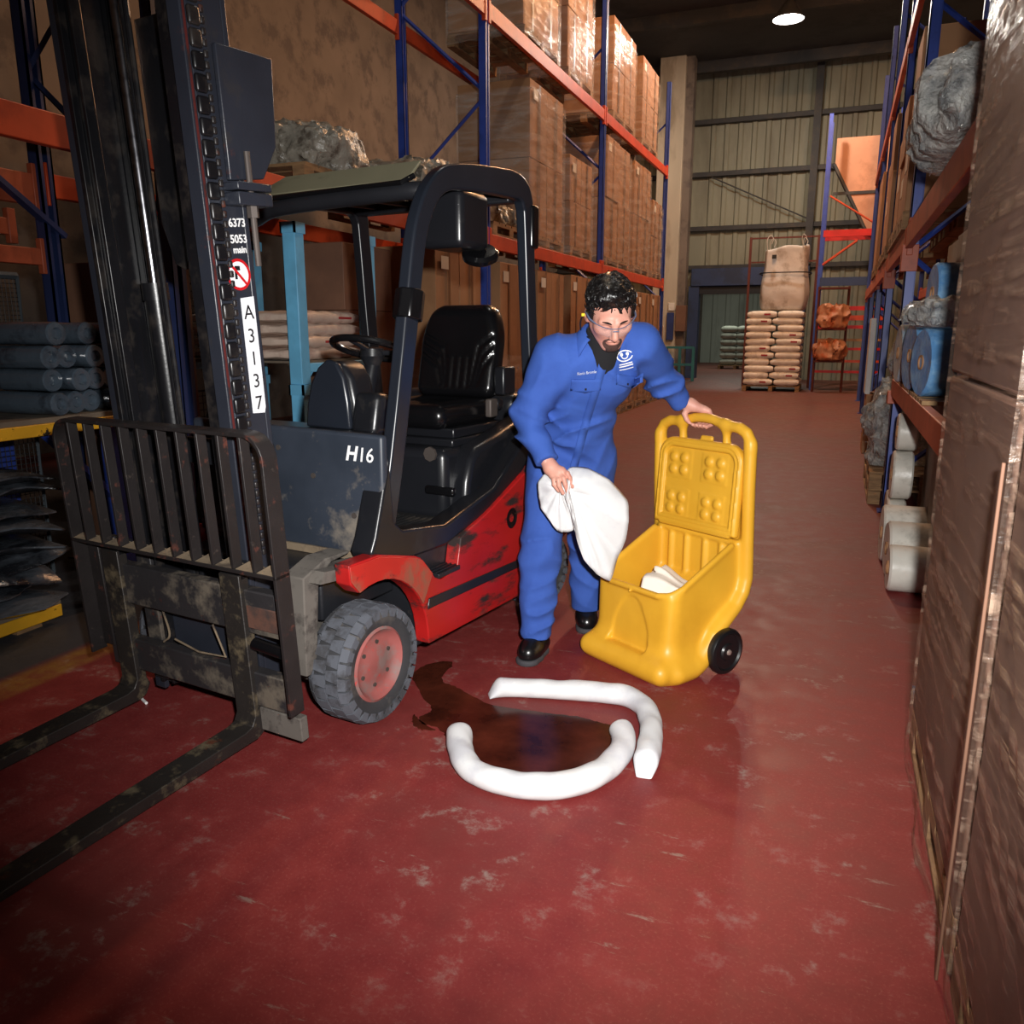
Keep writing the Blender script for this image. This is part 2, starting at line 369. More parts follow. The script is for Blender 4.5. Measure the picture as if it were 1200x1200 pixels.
ring.lathe([(0.050, 0.0), (0.050, 0.0008), (0.041, 0.0008), (0.041, 0.0)], n=n, closed=True)
ring.box((0, 0, 0.0006), (0.086, 0.009, 0.0008), rot=(0, 0, -0.8))
disc = MB(); disc.lathe([(0.046, 0.0), (0.046, 0.0005)], n=32)
dm = on_side(disc, -0.222, 1.675).build('warning_disc', 'sticker_white', mast)
on_side(ring, -0.222, 1.675, dx=0.0003).build('red_ring', 'sign_red', dm)
bk = MB(); bk.box((-0.004, 0.02, 0.0009), (0.022, 0.014, 0.0006)); bk.box((-0.012, 0.0, 0.0009), (0.010, 0.03, 0.0006)); on_side(bk, -0.222, 1.675).build('pictogram', 'black_print', dm)
for s_, z in (('6373', 1.835), ('5053', 1.785), ('main', 1.752)):
    on_side(text_mb(s_, 0.036 if s_ != 'main' else 0.030, bold=0.0008), -0.205, z, 0.05).build('painted_number', 'white_print', mast, smooth=0)

# --- carriage, forks and load backrest
car = MB()
car.bb((-0.50, -0.392, 0.48), (0.44, -0.345, 0.64)); car.bb((-0.50, -0.392, 0.20), (0.44, -0.345, 0.33))
carriage = car.build('fork_carriage', 'carriage_steel', FK, bevel=0.005, rot=TILT)
for xa in (-0.32, 0.155):
    m = MB(); m.bb((xa, -0.350, 0.16), (xa + 0.08, -0.30, 0.70)); m.build('roller_plate', 'carriage_steel', carriage, bevel=0.004)
m = MB(); m.bb((-0.33, -0.30, 0.13), (0.22, -0.29, 0.60)); m.build('front_sheet', 'mast_paint', carriage)
m = MB(); m.tube(spline([(-0.20, -0.36, 0.48), (-0.12, -0.40, 0.40), (-0.16, -0.40, 0.36)], 6), 0.004, 6); m.tube([(0.10, -0.38, 0.47), (0.16, -0.39, 0.36), (0.02, -0.39, 0.35), (-0.12, -0.38, 0.37)], 0.004, 6); m.build('wire', 'dusty_steel', carriage)
m = MB(); m.cyl((0.33, -0.40, 0.45), (0.46, -0.40, 0.44), 0.022, 16); m.build('side_shift_rod', 'vinyl_black', carriage)
m = MB(); m.bb((0.30, -0.395, 0.50), (0.46, -0.35, 0.585)); m.build('latch_block', 'rust_brown', carriage, bevel=0.004)
m = MB(); m.bb((0.29, -0.385, 0.10), (0.49, -0.35, 0.19)); m.build('toe_plate', 'dust_mud', carriage, bevel=0.004)
for fx in (0.250, -0.395):
    w = 0.048; m = MB()
    y0, yb = -0.395, -0.437   # rear and front faces of the shank
    zb, zt = 0.052, 0.665
    prof = [(y0, zt), (yb, zt), (yb, 0.135), (yb - 0.018, 0.105), (yb - 0.05, 0.096), (-1.0, 0.088), (-1.60, 0.072), (-1.66, 0.060), (-1.66, 0.054), (-1.0, zb - 0.004), (yb, zb - 0.004), (y0 - 0.01, zb + 0.01), (y0 + 0.012, zb + 0.045), (y0, 0.13)]
    m.prism(prof, fx - w, fx + w, 'x')
    fo = m.build('fork', 'fork_steel', FK, bevel=0.004, rot=TILT, loc=(0, 0.026, 0.030))
    k = MB(); k.bb((fx - w, -0.43, zt - 0.02), (fx + w, -0.36, zt + 0.03)); k.bb((fx - 0.02, -0.42, zt + 0.02), (fx + 0.02, -0.39, zt + 0.05)); k.build('fork_hook', 'steel_black', fo, bevel=0.004)

BY0, BY1 = -0.452, -0.388
XL, XR, ZB, ZTOP, RC = -0.550, 0.520, 0.738, 1.198, 0.085
outl = [(XR, 0.235), (XR, ZTOP - RC)] + [(XR - RC + RC * math.cos(a), ZTOP - RC + RC * math.sin(a)) for a in np.linspace(0.2, PI / 2 - 0.2, 5)] + \
       [(XR - RC, ZTOP), (XL + RC, ZTOP)] + [(XL + RC - RC * math.sin(a), ZTOP - RC + RC * math.cos(a)) for a in np.linspace(0.2, PI / 2 - 0.2, 5)] + [(XL, ZTOP - RC), (XL, 0.26)]
t_ = 0.013
def strip(path, y0, y1, t):
    P = [np.array(p) for p in path]; n = len(P); off = []
    for i in range(n):
        d = P[min(i + 1, n - 1)] - P[max(i - 1, 0)]; d = d / np.linalg.norm(d); off.append(np.array([-d[1], d[0]]) * t)
    mb = MB(); vs = []
    for p, q in zip(P, off):
        a, b = p, p + q; vs += [(a[0], y0, a[1]), (b[0], y0, b[1]), (b[0], y1, b[1]), (a[0], y1, a[1])]
    fs = [(3, 2, 1, 0), tuple(4 * (n - 1) + i for i in range(4))]
    for i in range(n - 1):
        for k in range(4): fs.append((4 * i + k, 4 * i + (k + 1) % 4, 4 * i + 4 + (k + 1) % 4, 4 * i + 4 + k))
    return mb.add(vs, fs)
back = strip(outl, BY0, BY1, t_).build('load_backrest', 'guard_steel', FK, bevel=0.002, rot=TILT)
m = MB(); m.bb((XL, BY0, ZB - 0.014), (XR, BY1, ZB)); m.build('bottom_rail', 'guard_steel', back, bevel=0.002)
nb = 11
bar_me = None
for i in range(1, nb):
    x = XL + (XR - XL) * i / nb
    if bar_me is None:
        b = MB(); b.bb((-0.006, BY0 + 0.002, ZB), (0.006, BY0 + 0.040, ZTOP - t_)); bo = b.build('bar', 'guard_steel', back, bevel=0.0015); bar_me = bo
    else: bo = bar_me.copy(); COL.objects.link(bo); bo.parent = back
    bo.location.x = x
for i in range(nb):
    x0 = XL + (XR - XL) * i / nb + 0.008; x1 = XL + (XR - XL) * (i + 1) / nb - 0.008
    d = MB(); d.add([(x0, BY0 + 0.004, ZB), (x1, BY0 + 0.003, ZB), (x1, BY1 - 0.004, ZB), (x0, BY1 - 0.004, ZB), (x0 + 0.01, BY1 - 0.004, ZB + 0.012), (x0 + 0.05, BY1 - 0.006, ZB + 0.004)], [(0, 1, 5), (0, 5, 4), (1, 2, 5), (2, 3, 4, 5), (3, 0, 4), (3, 2, 1, 0)]); d.build('dust_heap', 'dusty_steel', back)
for xa, xb, za in ((XR - 0.055, XR - 0.012, 0.26), (XL + 0.012, XL + 0.075, 0.28)):
    m = MB(); m.bb((xa, BY1 - 0.01, za), (xb, BY1 + 0.012, 0.715)); m.build('side_plate', 'guard_steel', back, bevel=0.003)

# --- wheels
def wheel(name, x, y, r, w, steer=0.0):
    wh = bpy.data.objects.new(name, None); COL.objects.link(wh); wh.parent = FK; wh.location = (x, y, r); wh.rotation_euler = (0, 0, steer); wh.empty_display_size = 0.1
    rr = 0.143 / 0.235 * r
    m = MB(); m.lathe([(rr + 0.012, -w / 2 + 0.012), (rr + 0.03, -w / 2), (r - 0.045, -w / 2 - 0.004), (r - 0.02, -w / 2 + 0.006), (r - 0.012, -w / 2 + 0.02), (r - 0.010, 0), (r - 0.012, w / 2 - 0.02), (r - 0.02, w / 2 - 0.006), (r - 0.045, w / 2 + 0.004), (rr + 0.055, w / 2 + 0.003), (rr + 0.05, w / 2 - 0.004), (rr + 0.02, w / 2 - 0.006), (rr, w / 2 - 0.016)], axis='x', n=56, closed=True)
    ty = m.build('tyre', 'tyre_side', wh, smooth=50)
    # tread blocks in staggered rows, shoulder blocks wrap onto the sidewall
    m = MB(); n = 26
    for k in range(n):
        for row, (xa, xb, tw, ph) in enumerate(((0.36, 0.53, 0.86, 0), (0.02, 0.335, 0.9, 0.5), (-0.335, -0.02, 0.9, 0), (-0.53, -0.36, 0.86, 0.5))):
            a = 2 * PI * (k + ph) / n; hw = PI / n * tw; vs = []
            for rr2 in (r - 0.02, r):
                for xx, da in ((xa, -hw + 0.03 * (row in (1, 2))), (xb, -hw), (xb, hw), (xa, hw - 0.03 * (row in (1, 2)))):
                    q = rr2 - (0.012 if abs(xx) > 0.5 and rr2 == r else 0)
                    vs.append((xx * w, q * math.cos(a + da), q * math.sin(a + da)))
            m.add(vs, [(0, 3, 2, 1), (4, 5, 6, 7), (0, 1, 5, 4), (1, 2, 6, 5), (2, 3, 7, 6), (3, 0, 4, 7)])
        a = 2 * PI * k / n; hw = PI / n * 0.7
        for s_ in (1, -1):
            m.add([(s_ * (w / 2 - 0.01), (r - 0.008) * math.cos(a + d), (r - 0.008) * math.sin(a + d)) for d in (-hw, hw)] + [(s_ * (w / 2 + 0.005), (r - 0.02) * math.cos(a + d), (r - 0.02) * math.sin(a + d)) for d in (-hw, hw)] + [(s_ * (w / 2 + 0.004), (r - 0.045) * math.cos(a + d), (r - 0.045) * math.sin(a + d)) for d in (-hw, hw)] + [(s_ * (w / 2 - 0.02), (r - 0.04) * math.cos(a), (r - 0.04) * math.sin(a))],
                  [(0, 1, 3, 2), (2, 3, 5, 4), (0, 2, 4, 6), (1, 6, 5, 3), (0, 6, 1), (4, 5, 6)])
    m.build('tread', 'tyre_rubber', wh, smooth=20)
    m = MB(); m.lathe([(rr + 0.004, -w / 2 + 0.02), (rr + 0.006, w / 2 - 0.012), (rr - 0.004, w / 2 - 0.006), (rr - 0.016, w / 2 - 0.020), (rr - 0.026, w / 2 - 0.030), (rr * 0.70, w / 2 - 0.034), (rr * 0.46, w / 2 - 0.031), (rr * 0.36, w / 2 - 0.027), (0.004, w / 2 - 0.026)], axis='x', n=40)
    ri = m.build('rim', 'rim_red', wh, smooth=40)
    for k in range(6):
        a = 2 * PI * k / 6 + 0.4; c = Vector((w / 2 - 0.036, rr * 0.60 * math.cos(a), rr * 0.60 * math.sin(a)))
        m = MB(); m.cyl(c, c + Vector((0.009, 0, 0)), 0.009, 6); m.build('wheel_bolt', 'bolt_steel', wh)
    return wh
wheel('front_wheel', 0.455, 0.0, 0.232, 0.165)
wheel('front_wheel', -0.50, 0.0, 0.232, 0.165)
wheel('rear_wheel', 0.40, 1.52, 0.21, 0.14, rad(-12))
wheel('rear_wheel', -0.42, 1.52, 0.21, 0.14, rad(-12))
m = MB(); m.cyl((-0.42, 0, 0.232), (0.38, 0, 0.232), 0.06, 16); m.bb((-0.42, -0.10, 0.14), (0.36, 0.10, 0.36)); m.cyl((-0.4, 1.5, 0.21), (0.34, 1.5, 0.21), 0.05, 12)
m.build('axle', 'dust_mud', FK, bevel=0.01)
# mudguard in front of the wheel, caked in dust
m = MB(); m.prism([(-0.235, 0.25), (-0.20, 0.30), (-0.17, 0.60), (-0.10, 0.645), (0.0, 0.655), (0.0, 0.665), (-0.13, 0.665), (-0.25, 0.62), (-0.26, 0.25)], 0.30, 0.40, 'x'); m.build('mudguard', 'dust_mud', FK, bevel=0.006)

# --- red chassis: side flank with wheel arch, step recess
def arc(cx, cz, r, a0, a1, n): return [(cx + r * math.cos(a), cz + r * math.sin(a)) for a in np.linspace(a0, a1, n)]
flank = [(-0.15, 0.66), (-0.145, 0.585)] + arc(0.0, 0.235, 0.325, rad(108), rad(8), 12)[0:] + [(0.33, 0.20), (1.16, 0.185), (1.26, 0.235), (1.30, 0.33)] + arc(1.52, 0.23, 0.26, rad(158), rad(30), 8) + [(1.92, 0.34), (1.97, 0.60), (1.93, 1.0), (1.80, 1.05), (1.45, 1.0), (1.17, 0.80), (0.80, 0.665), (0.62, 0.615), (0.585, 0.60), (0.555, 0.475), (0.43, 0.455), (0.385, 0.475), (0.285, 0.585), (0.25, 0.600), (0.02, 0.660)]
m = MB(); m.prism(flank, 0.455, 0.525, 'x'); m.build('chassis_side', 'red_paint', FK, bevel=0.012, seg=3)
m = MB(); m.prism(flank, -0.58, -0.51, 'x'); m.build('chassis_side', 'red_paint', FK, bevel=0.012, seg=3)
m = MB(); m.bb((-0.51, 0.34, 0.17), (0.455, 1.24, 0.60)); m.build('chassis', 'steel_black', FK, bevel=0.01)
m = MB(); m.bb((-0.30, 1.24, 0.25), (0.27, 1.9, 0.95)); m.build('engine_bay', 'steel_black', FK, bevel=0.01)
m = MB(); m.bb((-0.42, -0.10, 0.40), (0.34, 0.34, 0.60)); m.build('front_frame', 'steel_black', FK, bevel=0.01)
m = MB(); m.prism([(-0.225, 0.60), (-0.20, 0.64), (0.30, 0.59), (0.30, 0.55)], 0.34, 0.456, 'x'); m.build('arch_liner', 'dust_mud', FK)
m = MB(); m.prism([(-0.15, 0.655), (-0.145, 0.60)] + arc(0, 0.235, 0.327, rad(108), rad(28), 10) + [(0.36, 0.50), (0.29, 0.575), (0.245, 0.595), (0.02, 0.652)], 0.526, 0.531, 'x'); m.build('fender_dirt', 'red_dusty', FK, bevel=0.002)
m = MB(); m.bb((0.40, 0.40, 0.465), (0.532, 0.565, 0.485)); 
for k in range(5): m.bb((0.41 + 0.024 * k, 0.405, 0.485), (0.42 + 0.024 * k, 0.56, 0.490))
m.build('step_plate', 'steel_black', FK, bevel=0.003)
m = MB(); m.prism([(0.32, 0.355), (1.20, 0.335), (1.24, 0.35), (1.22, 0.375), (0.33, 0.40)], 0.524, 0.532, 'x'); m.build('rubbing_strip', 'steel_black', FK, bevel=0.004)
m = MB(); m.lathe([(0.046, 0), (0.05, 0.004), (0.042, 0.008), (0.036, 0.002), (0.004, 0.0)], (0.524, 1.03, 0.60), 'x', 24); m.build('filler_recess', 'vinyl_black', FK)
m = MB(); m.prism([(1.60, 0.3), (1.98, 0.36), (2.02, 0.62), (1.97, 1.02), (1.55, 1.06)], -0.50, 0.46, 'x'); m.build('counterweight', 'red_paint', FK, bevel=0.04, seg=4)

# --- overhead guard: pillars and sill form one continuous black frame on each side
gp = [(0.115, 0.66), (0.205, 1.00), (0.300, 1.42), (0.370, 1.76), (0.415, 1.90), (0.49, 2.01), (0.60, 2.075), (0.80, 2.105), (1.10, 2.125), (1.21, 2.115), (1.26, 2.06), (1.275, 1.95), (1.315, 1.45), (1.36, 1.02)]
def guard(x):
    P = spline(gp, 5); n = len(P); vs = []
    for i in range(n):
        a, b = np.array(P[max(i - 1, 0)]), np.array(P[min(i + 1, n - 1)]); d = (b - a) / np.linalg.norm(b - a); nr = np.array([-d[1], d[0]])
        hw = 0.043 + 0.016 * max(0.0, 1 - abs(i - 40) / 14)
        for s_ in (-1, 1):
            q = np.array(P[i]) + nr * hw * s_
            vs.append((x - 0.027, q[0], q[1])); vs.append((x + 0.027, q[0], q[1]))
    mb = MB(); fs = []
    for i in range(n - 1):
        o = 4 * i
        for (a, b) in ((0, 1), (1, 3), (3, 2), (2, 0)): fs.append((o + a, o + b, o + 4 + b, o + 4 + a))
    fs += [(0, 2, 3, 1), (4 * n - 4, 4 * n - 3, 4 * n - 1, 4 * n - 2)]
    return mb.add(vs, fs)
og = guard(0.462).build('overhead_guard', 'pillar_paint', FK, bevel=0.010, seg=3)
guard(-0.53).build('guard_side', 'plastic_black', og, bevel=0.010, seg=3)
m = MB(); m.tube(spline([(0.45, 0.50, 2.02), (0.30, 0.47, 2.015), (-0.30, 0.47, 2.0), (-0.52, 0.52, 1.97)], 6), 0.034, 14); m.build('front_crossbar', 'steel_black', og)
m = MB(); m.prism([(0.42, 1.26), (-0.50, 1.26), (-0.50, 1.19), (0.42, 1.19)], 2.06, 2.12, 'z'); m.build('rear_crossbar', 'steel_black', og, bevel=0.01)
for k in range(4):
    x = -0.36 + 0.20 * k; m = MB(); m.prism([(0.50, 2.04), (0.80, 2.09), (1.22, 2.11), (1.22, 2.08), (0.80, 2.06), (0.50, 2.0)], x - 0.012, x + 0.012, 'x'); m.build('roof_bar', 'steel_black', og, bevel=0.004)
# smoked weather screen lying on the guard, with a dark rim
m = MB(); m.prism([(-0.40, 0.02), (-0.37, 0.0), (0.36, 0.0), (0.385, 0.02), (0.37, 0.15), (-0.36, 0.15), (-0.40, 0.09)], 0.0, 0.012, 'z'); m.build('roof_screen', 'screen_film', og, bevel=0.004, loc=(0, 0.455, 2.045), rot=(rad(38), 0, 0))
m = MB(); m.tube([(-0.41, 0.49, 2.058), (-0.38, 0.447, 2.038), (0.36, 0.447, 2.045), (0.39, 0.49, 2.075)], 0.011, 8); m.build('screen_rim', 'vinyl_black', og)
m = MB(); m.bb((0.20, 0.78, 1.83), (0.42, 1.02, 2.07)); m.build('lamp_housing', 'plastic_black', og, bevel=0.03, seg=3)
m = MB(); m.lathe([(0.005, 0.02), (0.07, 0.015), (0.085, 0.0), (0.082, -0.02), (0.06, -0.035), (0.005, -0.04)], (0, 0, 0), 'z', 24); m.build('mirror', 'vinyl_black', og, loc=(0.38, 1.0, 1.82), rot=(0.5, 0.3, 0))
m = MB(); m.bb((0.44, 1.28, 1.86), (0.50, 1.35, 2.06)); m.build('rear_lamp', 'vinyl_black', og, bevel=0.015, seg=3)
m = MB(); m.cyl((0.462, 0.322, 1.52), (0.462, 0.348, 1.63), 0.060, 8); m.build('tape_wrap', 'vinyl_black', og, bevel=0.006)

# --- cab sill, floor, cowl, dash
so = [(0.0, 0.665), (0.02, 0.63), (0.24, 0.590), (0.50, 0.585), (0.80, 0.65), (1.17, 0.80), (1.40, 0.95), (1.40, 1.10), (1.166, 0.935), (0.91, 0.765), (0.50, 0.675), (0.20, 0.715), (0.15, 0.76), (0.13, 1.02), (0.03, 0.72)]
m = MB(); m.prism(so, 0.40, 0.505, 'x'); m.build('cab_sill', 'plastic_black', FK, bevel=0.012, seg=3)
m = MB(); m.bb((-0.52, 0.10, 0.60), (0.44, 0.95, 0.635))
for k in range(16): m.bb((-0.1 + 0.032 * k, 0.22, 0.635), (-0.086 + 0.032 * k, 0.70, 0.641))
m.build('floor_plate', 'floor_groove', FK, bevel=0.002)
m = MB(); m.prism([(0.50, 0.625), (0.505, 1.098), (-0.52, 1.115), (-0.52, 0.625)], 0.085, 0.125, 'y'); pan = m.build('front_panel', 'panel_dusty', FK, bevel=0.014, seg=3)
m = MB(); m.bb((-0.30, 0.075, 0.60), (0.47, 0.13, 0.632)); m.build('panel_ledge', 'dusty_steel', pan, bevel=0.004)
FR = Matrix(((1, 0, 0, 0), (0, 0, -1, 0.0838), (0, 1, 0, 0), (0, 0, 0, 1)))
def on_front(mb, x, z):
    o = MB(); o.add(mb.v, mb.f, Matrix.Translation((x, 0, z)) @ FR); return o
on_front(text_mb('H', 0.078, shear=0.25, bold=0.0022), 0.355, 1.02).build('model_letter', 'white_print', pan, smooth=0)
on_front(text_mb('16', 0.078, shear=0.15, bold=0.0004), 0.425, 1.018).build('model_letter', 'white_print', pan, smooth=0)
for x, z in ((-0.02, 1.02), (0.36, 0.78), (0.16, 0.92)):
    m = MB(); m.cyl((x, 0.088, z), (x, 0.080, z), 0.011, 12); m.build('screw_cap', 'bolt_steel', pan)
m = MB(); m.prism([(0.09, 1.09), (0.50, 1.07), (0.50, 0.95), (0.09, 0.95)], -0.52, 0.30, 'x'); m.build('cowl_top', 'plastic_black', FK, bevel=0.02, seg=3)
# dash hump: flat grey front face, rounded black shell behind
hump = [(-0.16, 1.08), (-0.145, 1.17), (-0.11, 1.26), (-0.05, 1.33), (0.02, 1.365), (0.09, 1.35), (0.14, 1.29), (0.165, 1.19), (0.175, 1.08)]
m = MB(); m.prism([(x * 0.72 + 0.050, z) for x, z in hump], 0.295, 0.325, 'y'); m.build('dash_front', 'pillar_paint', FK, bevel=0.01)
m = MB(); m.prism([(x * 0.78 + 0.055, z - 0.004) for x, z in hump], 0.325, 0.47, 'y'); m.build('dash_shell', 'plastic_black', FK, bevel=0.03, seg=4)
m = MB(); m.prism([(0.29, 1.06), (0.33, 1.235), (0.42, 1.225), (0.46, 1.05)], 0.17, 0.305, 'x'); m.build('dash_side', 'plastic_black', FK, bevel=0.03, seg=4)
# steering
sw = MB(); sw.tube([(0.06 + 0.172 * math.cos(a), 0.60 + 0.172 * math.sin(a) * 0.96, 1.40 - 0.05 * math.sin(a)) for a in np.linspace(0, 2 * PI, 41)[:-1]], 0.016, 10, closed=True)
so_ = sw.build('steering_wheel', 'vinyl_black', FK)
m = MB(); m.lathe([(0.005, 0.02), (0.05, 0.012), (0.055, -0.02), (0.035, -0.06), (0.03, -0.12), (0.005, -0.12)], (0.06, 0.60, 1.39), 'z', 20); m.build('hub', 'plastic_black', so_)
m = MB()
for a in (0.4, 2.5, 4.7): m.tube([(0.06, 0.60, 1.385), (0.06 + 0.165 * math.cos(a), 0.60 + 0.16 * math.sin(a), 1.40 - 0.05 * math.sin(a))], 0.012, 8)
m.build('spoke', 'plastic_black', so_)
m = MB(); m.cyl((0.06, 0.60, 1.33), (0.06, 0.50, 1.05), 0.035, 14); m.build('steering_column', 'plastic_black', FK)
for dx in (0.0, 0.05):
    m = MB(); m.tube([(0.20 + dx, 0.58, 1.05), (0.215 + dx, 0.60, 1.30)], 0.006, 8); m.lathe([(0.004, 0.02), (0.014, 0.012), (0.014, -0.01), (0.006, -0.02)], (0.216 + dx, 0.60, 1.31), 'z', 12); m.build('control_lever', 'chrome_rod', FK)

# --- seat on its base, bonnet and side cover
base = MB(); base.bb((-0.46, 0.74, 0.62), (0.34, 1.45, 0.95)); base.build('seat_base', 'plastic_black', FK, bevel=0.04, seg=3)
m = MB(); m.cyl((0.27, 0.735, 0.93), (0.27, 0.722, 0.93), 0.034, 8); m.build('tank_cap', 'bolt_steel', FK)
m = MB(); m.bb((0.24, 0.715, 0.745), (0.40, 0.745, 0.785)); m.build('recessed_handle', 'vinyl_black', FK, bevel=0.012, seg=3)
cov = [(0.78, 0.64), (0.80, 0.80), (0.84, 0.90), (0.90, 0.95), (1.10, 0.99), (1.42, 1.07), (1.80, 1.10), (1.80, 0.9), (1.2, 0.78), (0.9, 0.64)]
m = MB(); m.prism(cov, 0.30, 0.425, 'x'); m.build('side_cover', 'plastic_black', FK, bevel=0.03, seg=4)
m = MB(); m.bb((-0.46, 1.40, 0.92), (0.34, 1.85, 1.16)); m.build('bonnet', 'plastic_black', FK, bevel=0.06, seg=4)
m = MB(); m.bb((-0.30, 0.84, 0.95), (0.32, 1.40, 0.985)); m.bb((-0.26, 0.88, 0.985), (0.30, 1.36, 1.03)); m.build('seat_suspension', 'plastic_black', FK, bevel=0.008)
def seat_sdf(G):
    c = sd_box(G, (0.03, 1.09, 1.085), (0.50, 0.56, 0.12), 0.055)
    d = sd_box(G, (0.03, 1.07, 1.16), (0.24, 0.40, 0.06), 0.03); return smax(c, -d, 0.03)
st_ = relax(sdf_mb(seat_sdf, (-0.27, 0.76, 0.99), (0.34, 1.42, 1.18), 0.012), 1).build('seat', 'vinyl_black', FK)
def sb_sdf(G):
    X, Y, Z = G; Yr = Y - 0.22 * (Z - 1.15)
    Gr = (X - 0.03, Yr - 1.33, Z)
    w = np.abs(Gr[0]); half = 0.235 - 0.06 * np.clip((Z - 1.40) / 0.2, 0, 1) ** 2
    d = smax(sd_box(Gr, (0, 0, 1.375), (0.6, 0.13, 0.47), 0.06), (w - half) * 0.9, 0.05)
    # pressed lumbar ribs and shaped side bolsters on the front face
    rib = np.full_like(X, 9.0)
    for xr in (-0.05, -0.005, 0.04, 0.085): rib = np.minimum(rib, sd_cone(Gr, (xr - 0.0, -0.066, 1.20), (xr, -0.066, 1.34), 0.010, 0.007))
    for (z0, x0) in ((1.30, -0.075), (1.35, -0.06), (1.40, -0.04)):
        rib = np.minimum(rib, np.minimum(sd_cone(Gr, (-0.22, -0.060, z0 + 0.06), (x0 - 0.03, -0.066, z0), 0.010, 0.010), sd_cone(Gr, (x0 - 0.03, -0.066, z0), (x0, -0.066, 1.21), 0.010, 0.008)))
        rib = np.minimum(rib, np.minimum(sd_cone(Gr, (0.22, -0.060, z0 + 0.06), (0.17 - x0 - 0.07, -0.066, z0), 0.010, 0.010), sd_cone(Gr, (0.10 - x0, -0.066, z0), (0.07 - x0, -0.066, 1.21), 0.010, 0.008)))
    return smax(d, -rib, 0.012)
relax(sdf_mb(sb_sdf, (-0.24, 1.20, 1.12), (0.30, 1.56, 1.64), 0.0075), 1).build('seat_back', 'vinyl_black', FK)
m = MB(); m.bb((0.27, 1.30, 1.16), (0.33, 1.42, 1.30)); m.cyl((0.31, 1.26, 1.12), (0.335, 1.26, 1.12), 0.03, 16); m.build('seat_hinge', 'plastic_black', FK, bevel=0.01)
m = MB(); m.bb((0.30, 1.16, 1.06), (0.335, 1.23, 1.15)); m.build('belt_buckle', 'bolt_steel', FK, bevel=0.008)
# ------------------------------------------------------------------ floor
t = NT('floor_paint'); pos = t.coords(world=True)
sep = t.new('ShaderNodeSeparateXYZ'); t.link(pos, sep.inputs[0]); X_, Y_ = sep.outputs[0], sep.outputs[1]
n1 = t.noise(pos, 1.3, 5, 0.6); n2 = t.noise(pos, 7, 8, 0.7); n3 = t.noise(pos, 30, 5, 0.7)
vs_ = t.coords((1.0, 6.0, 1), world=True, rot=(0, 0, 0.75)); n4 = t.noise(vs_, 3.0, 8, 0.75)
red = t.mix(t.ramp(n2, 0.3, 0.7), srgb((112, 40, 40)), srgb((134, 52, 50)))
n5 = t.noise(pos, 110, 3, 0.7); red = t.mix(t.ramp(n5, 0.55, 0.75, 0.0, 0.5), red, srgb((150, 92, 84)))
red = t.mix(t.ramp(n1, 0.5, 0.72), red, srgb((112, 52, 48)))
scuff = t.math('MULTIPLY', t.ramp(n2, 0.55, 0.64), t.ramp(n1, 0.38, 0.58)); scuff = t.math('MULTIPLY', scuff, t.ramp(n3, 0.40, 0.60))
red = t.mix(t.math('MULTIPLY', scuff, 0.85), red, srgb((142, 122, 114)))
scr = t.math('MULTIPLY', t.ramp(n4, 0.61, 0.66), t.ramp(n3, 0.40, 0.56)); red = t.mix(t.math('MULTIPLY', scr, 0.7), red, srgb((140, 120, 110)))
# traffic dust grows down the aisle
far = t.math('MULTIPLY', t.ramp(Y_, 5.0, 12.0), t.ramp(n1, 0.2, 0.6, 0.5, 1.0)); red = t.mix(t.math('MULTIPLY', far, 0.75), red, srgb((112, 84, 72)))
# bare concrete under the left racking with a worn yellow line in front of it
yl = t.math('MULTIPLY', t.math('MULTIPLY', t.ramp(X_, -3.27, -3.22), t.ramp(X_, -3.06, -3.10)), t.ramp(Y_, 7.0, 6.0)); yl = t.math('MULTIPLY', yl, t.ramp(t.noise(pos, 5, 6, 0.7), 0.42, 0.58, 0.35, 1.0))
cf = t.mix(t.math('MULTIPLY', t.ramp(X_, -3.22, -3.30), t.ramp(Y_, 7.0, 6.0)), red, t.mix(n2, srgb((58, 58, 62)), srgb((76, 74, 76))))
cf = t.mix(t.math('MULTIPLY', yl, 0.7), cf, srgb((148, 116, 52)))
t.link(cf, t.b.inputs['Base Color']); t.link(t.ramp(n2, 0.3, 0.7, 0.42, 0.62), t.b.inputs['Roughness']); t.bump(n3, 0.2, 0.003)
t.b.inputs['Specular IOR Level'].default_value = 0.22
MATS['floor_paint'] = t.m
m = MB(); m.bb((-14, -8, -0.12), (14, 44, 0.0)); floor = struct(m.build('floor', 'floor_paint'))

# ------------------------------------------------------------------ building shell
M('wall_cladding', (142, 142, 124), 0.6, 0.0, c2=(112, 108, 92), scale=1.2, lo=0.45, hi=0.7, stretch=(1, 1, 0.25))
M('wall_pale', (168, 172, 160), 0.7, 0.0, c2=(140, 142, 132), scale=0.8, stretch=(1, 1, 0.3))
M('wall_block', (120, 108, 98), 0.9, 0.0, c2=(96, 86, 80), scale=2)
M('girt_steel', (52, 52, 54), 0.6, 0.0, c2=(70, 64, 58), scale=3)
M('door_blue', (48, 66, 104), 0.5, 0.0, c2=(40, 52, 78), scale=1.5)
M('door_dark', (30, 32, 36), 0.6)
M('column_paint', (196, 182, 160), 0.7, 0.0, c2=(170, 154, 132), scale=1.5, stretch=(1, 1, 0.3))
M('roof_sheet', (70, 72, 74), 0.7, 0.0, c2=(56, 58, 60), scale=1)
M('rack_blue', (50, 74, 160), 0.4, 0.0, c2=(38, 56, 120), scale=6, lo=0.55, hi=0.75)
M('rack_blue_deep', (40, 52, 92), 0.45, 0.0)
M('rack_orange', (206, 74, 36), 0.45, 0.0, c2=(168, 56, 30), scale=5, lo=0.55, hi=0.75)
M('rack_brown_orange', (176, 84, 54), 0.5, 0.0, c2=(140, 64, 42), scale=5, lo=0.5, hi=0.75)
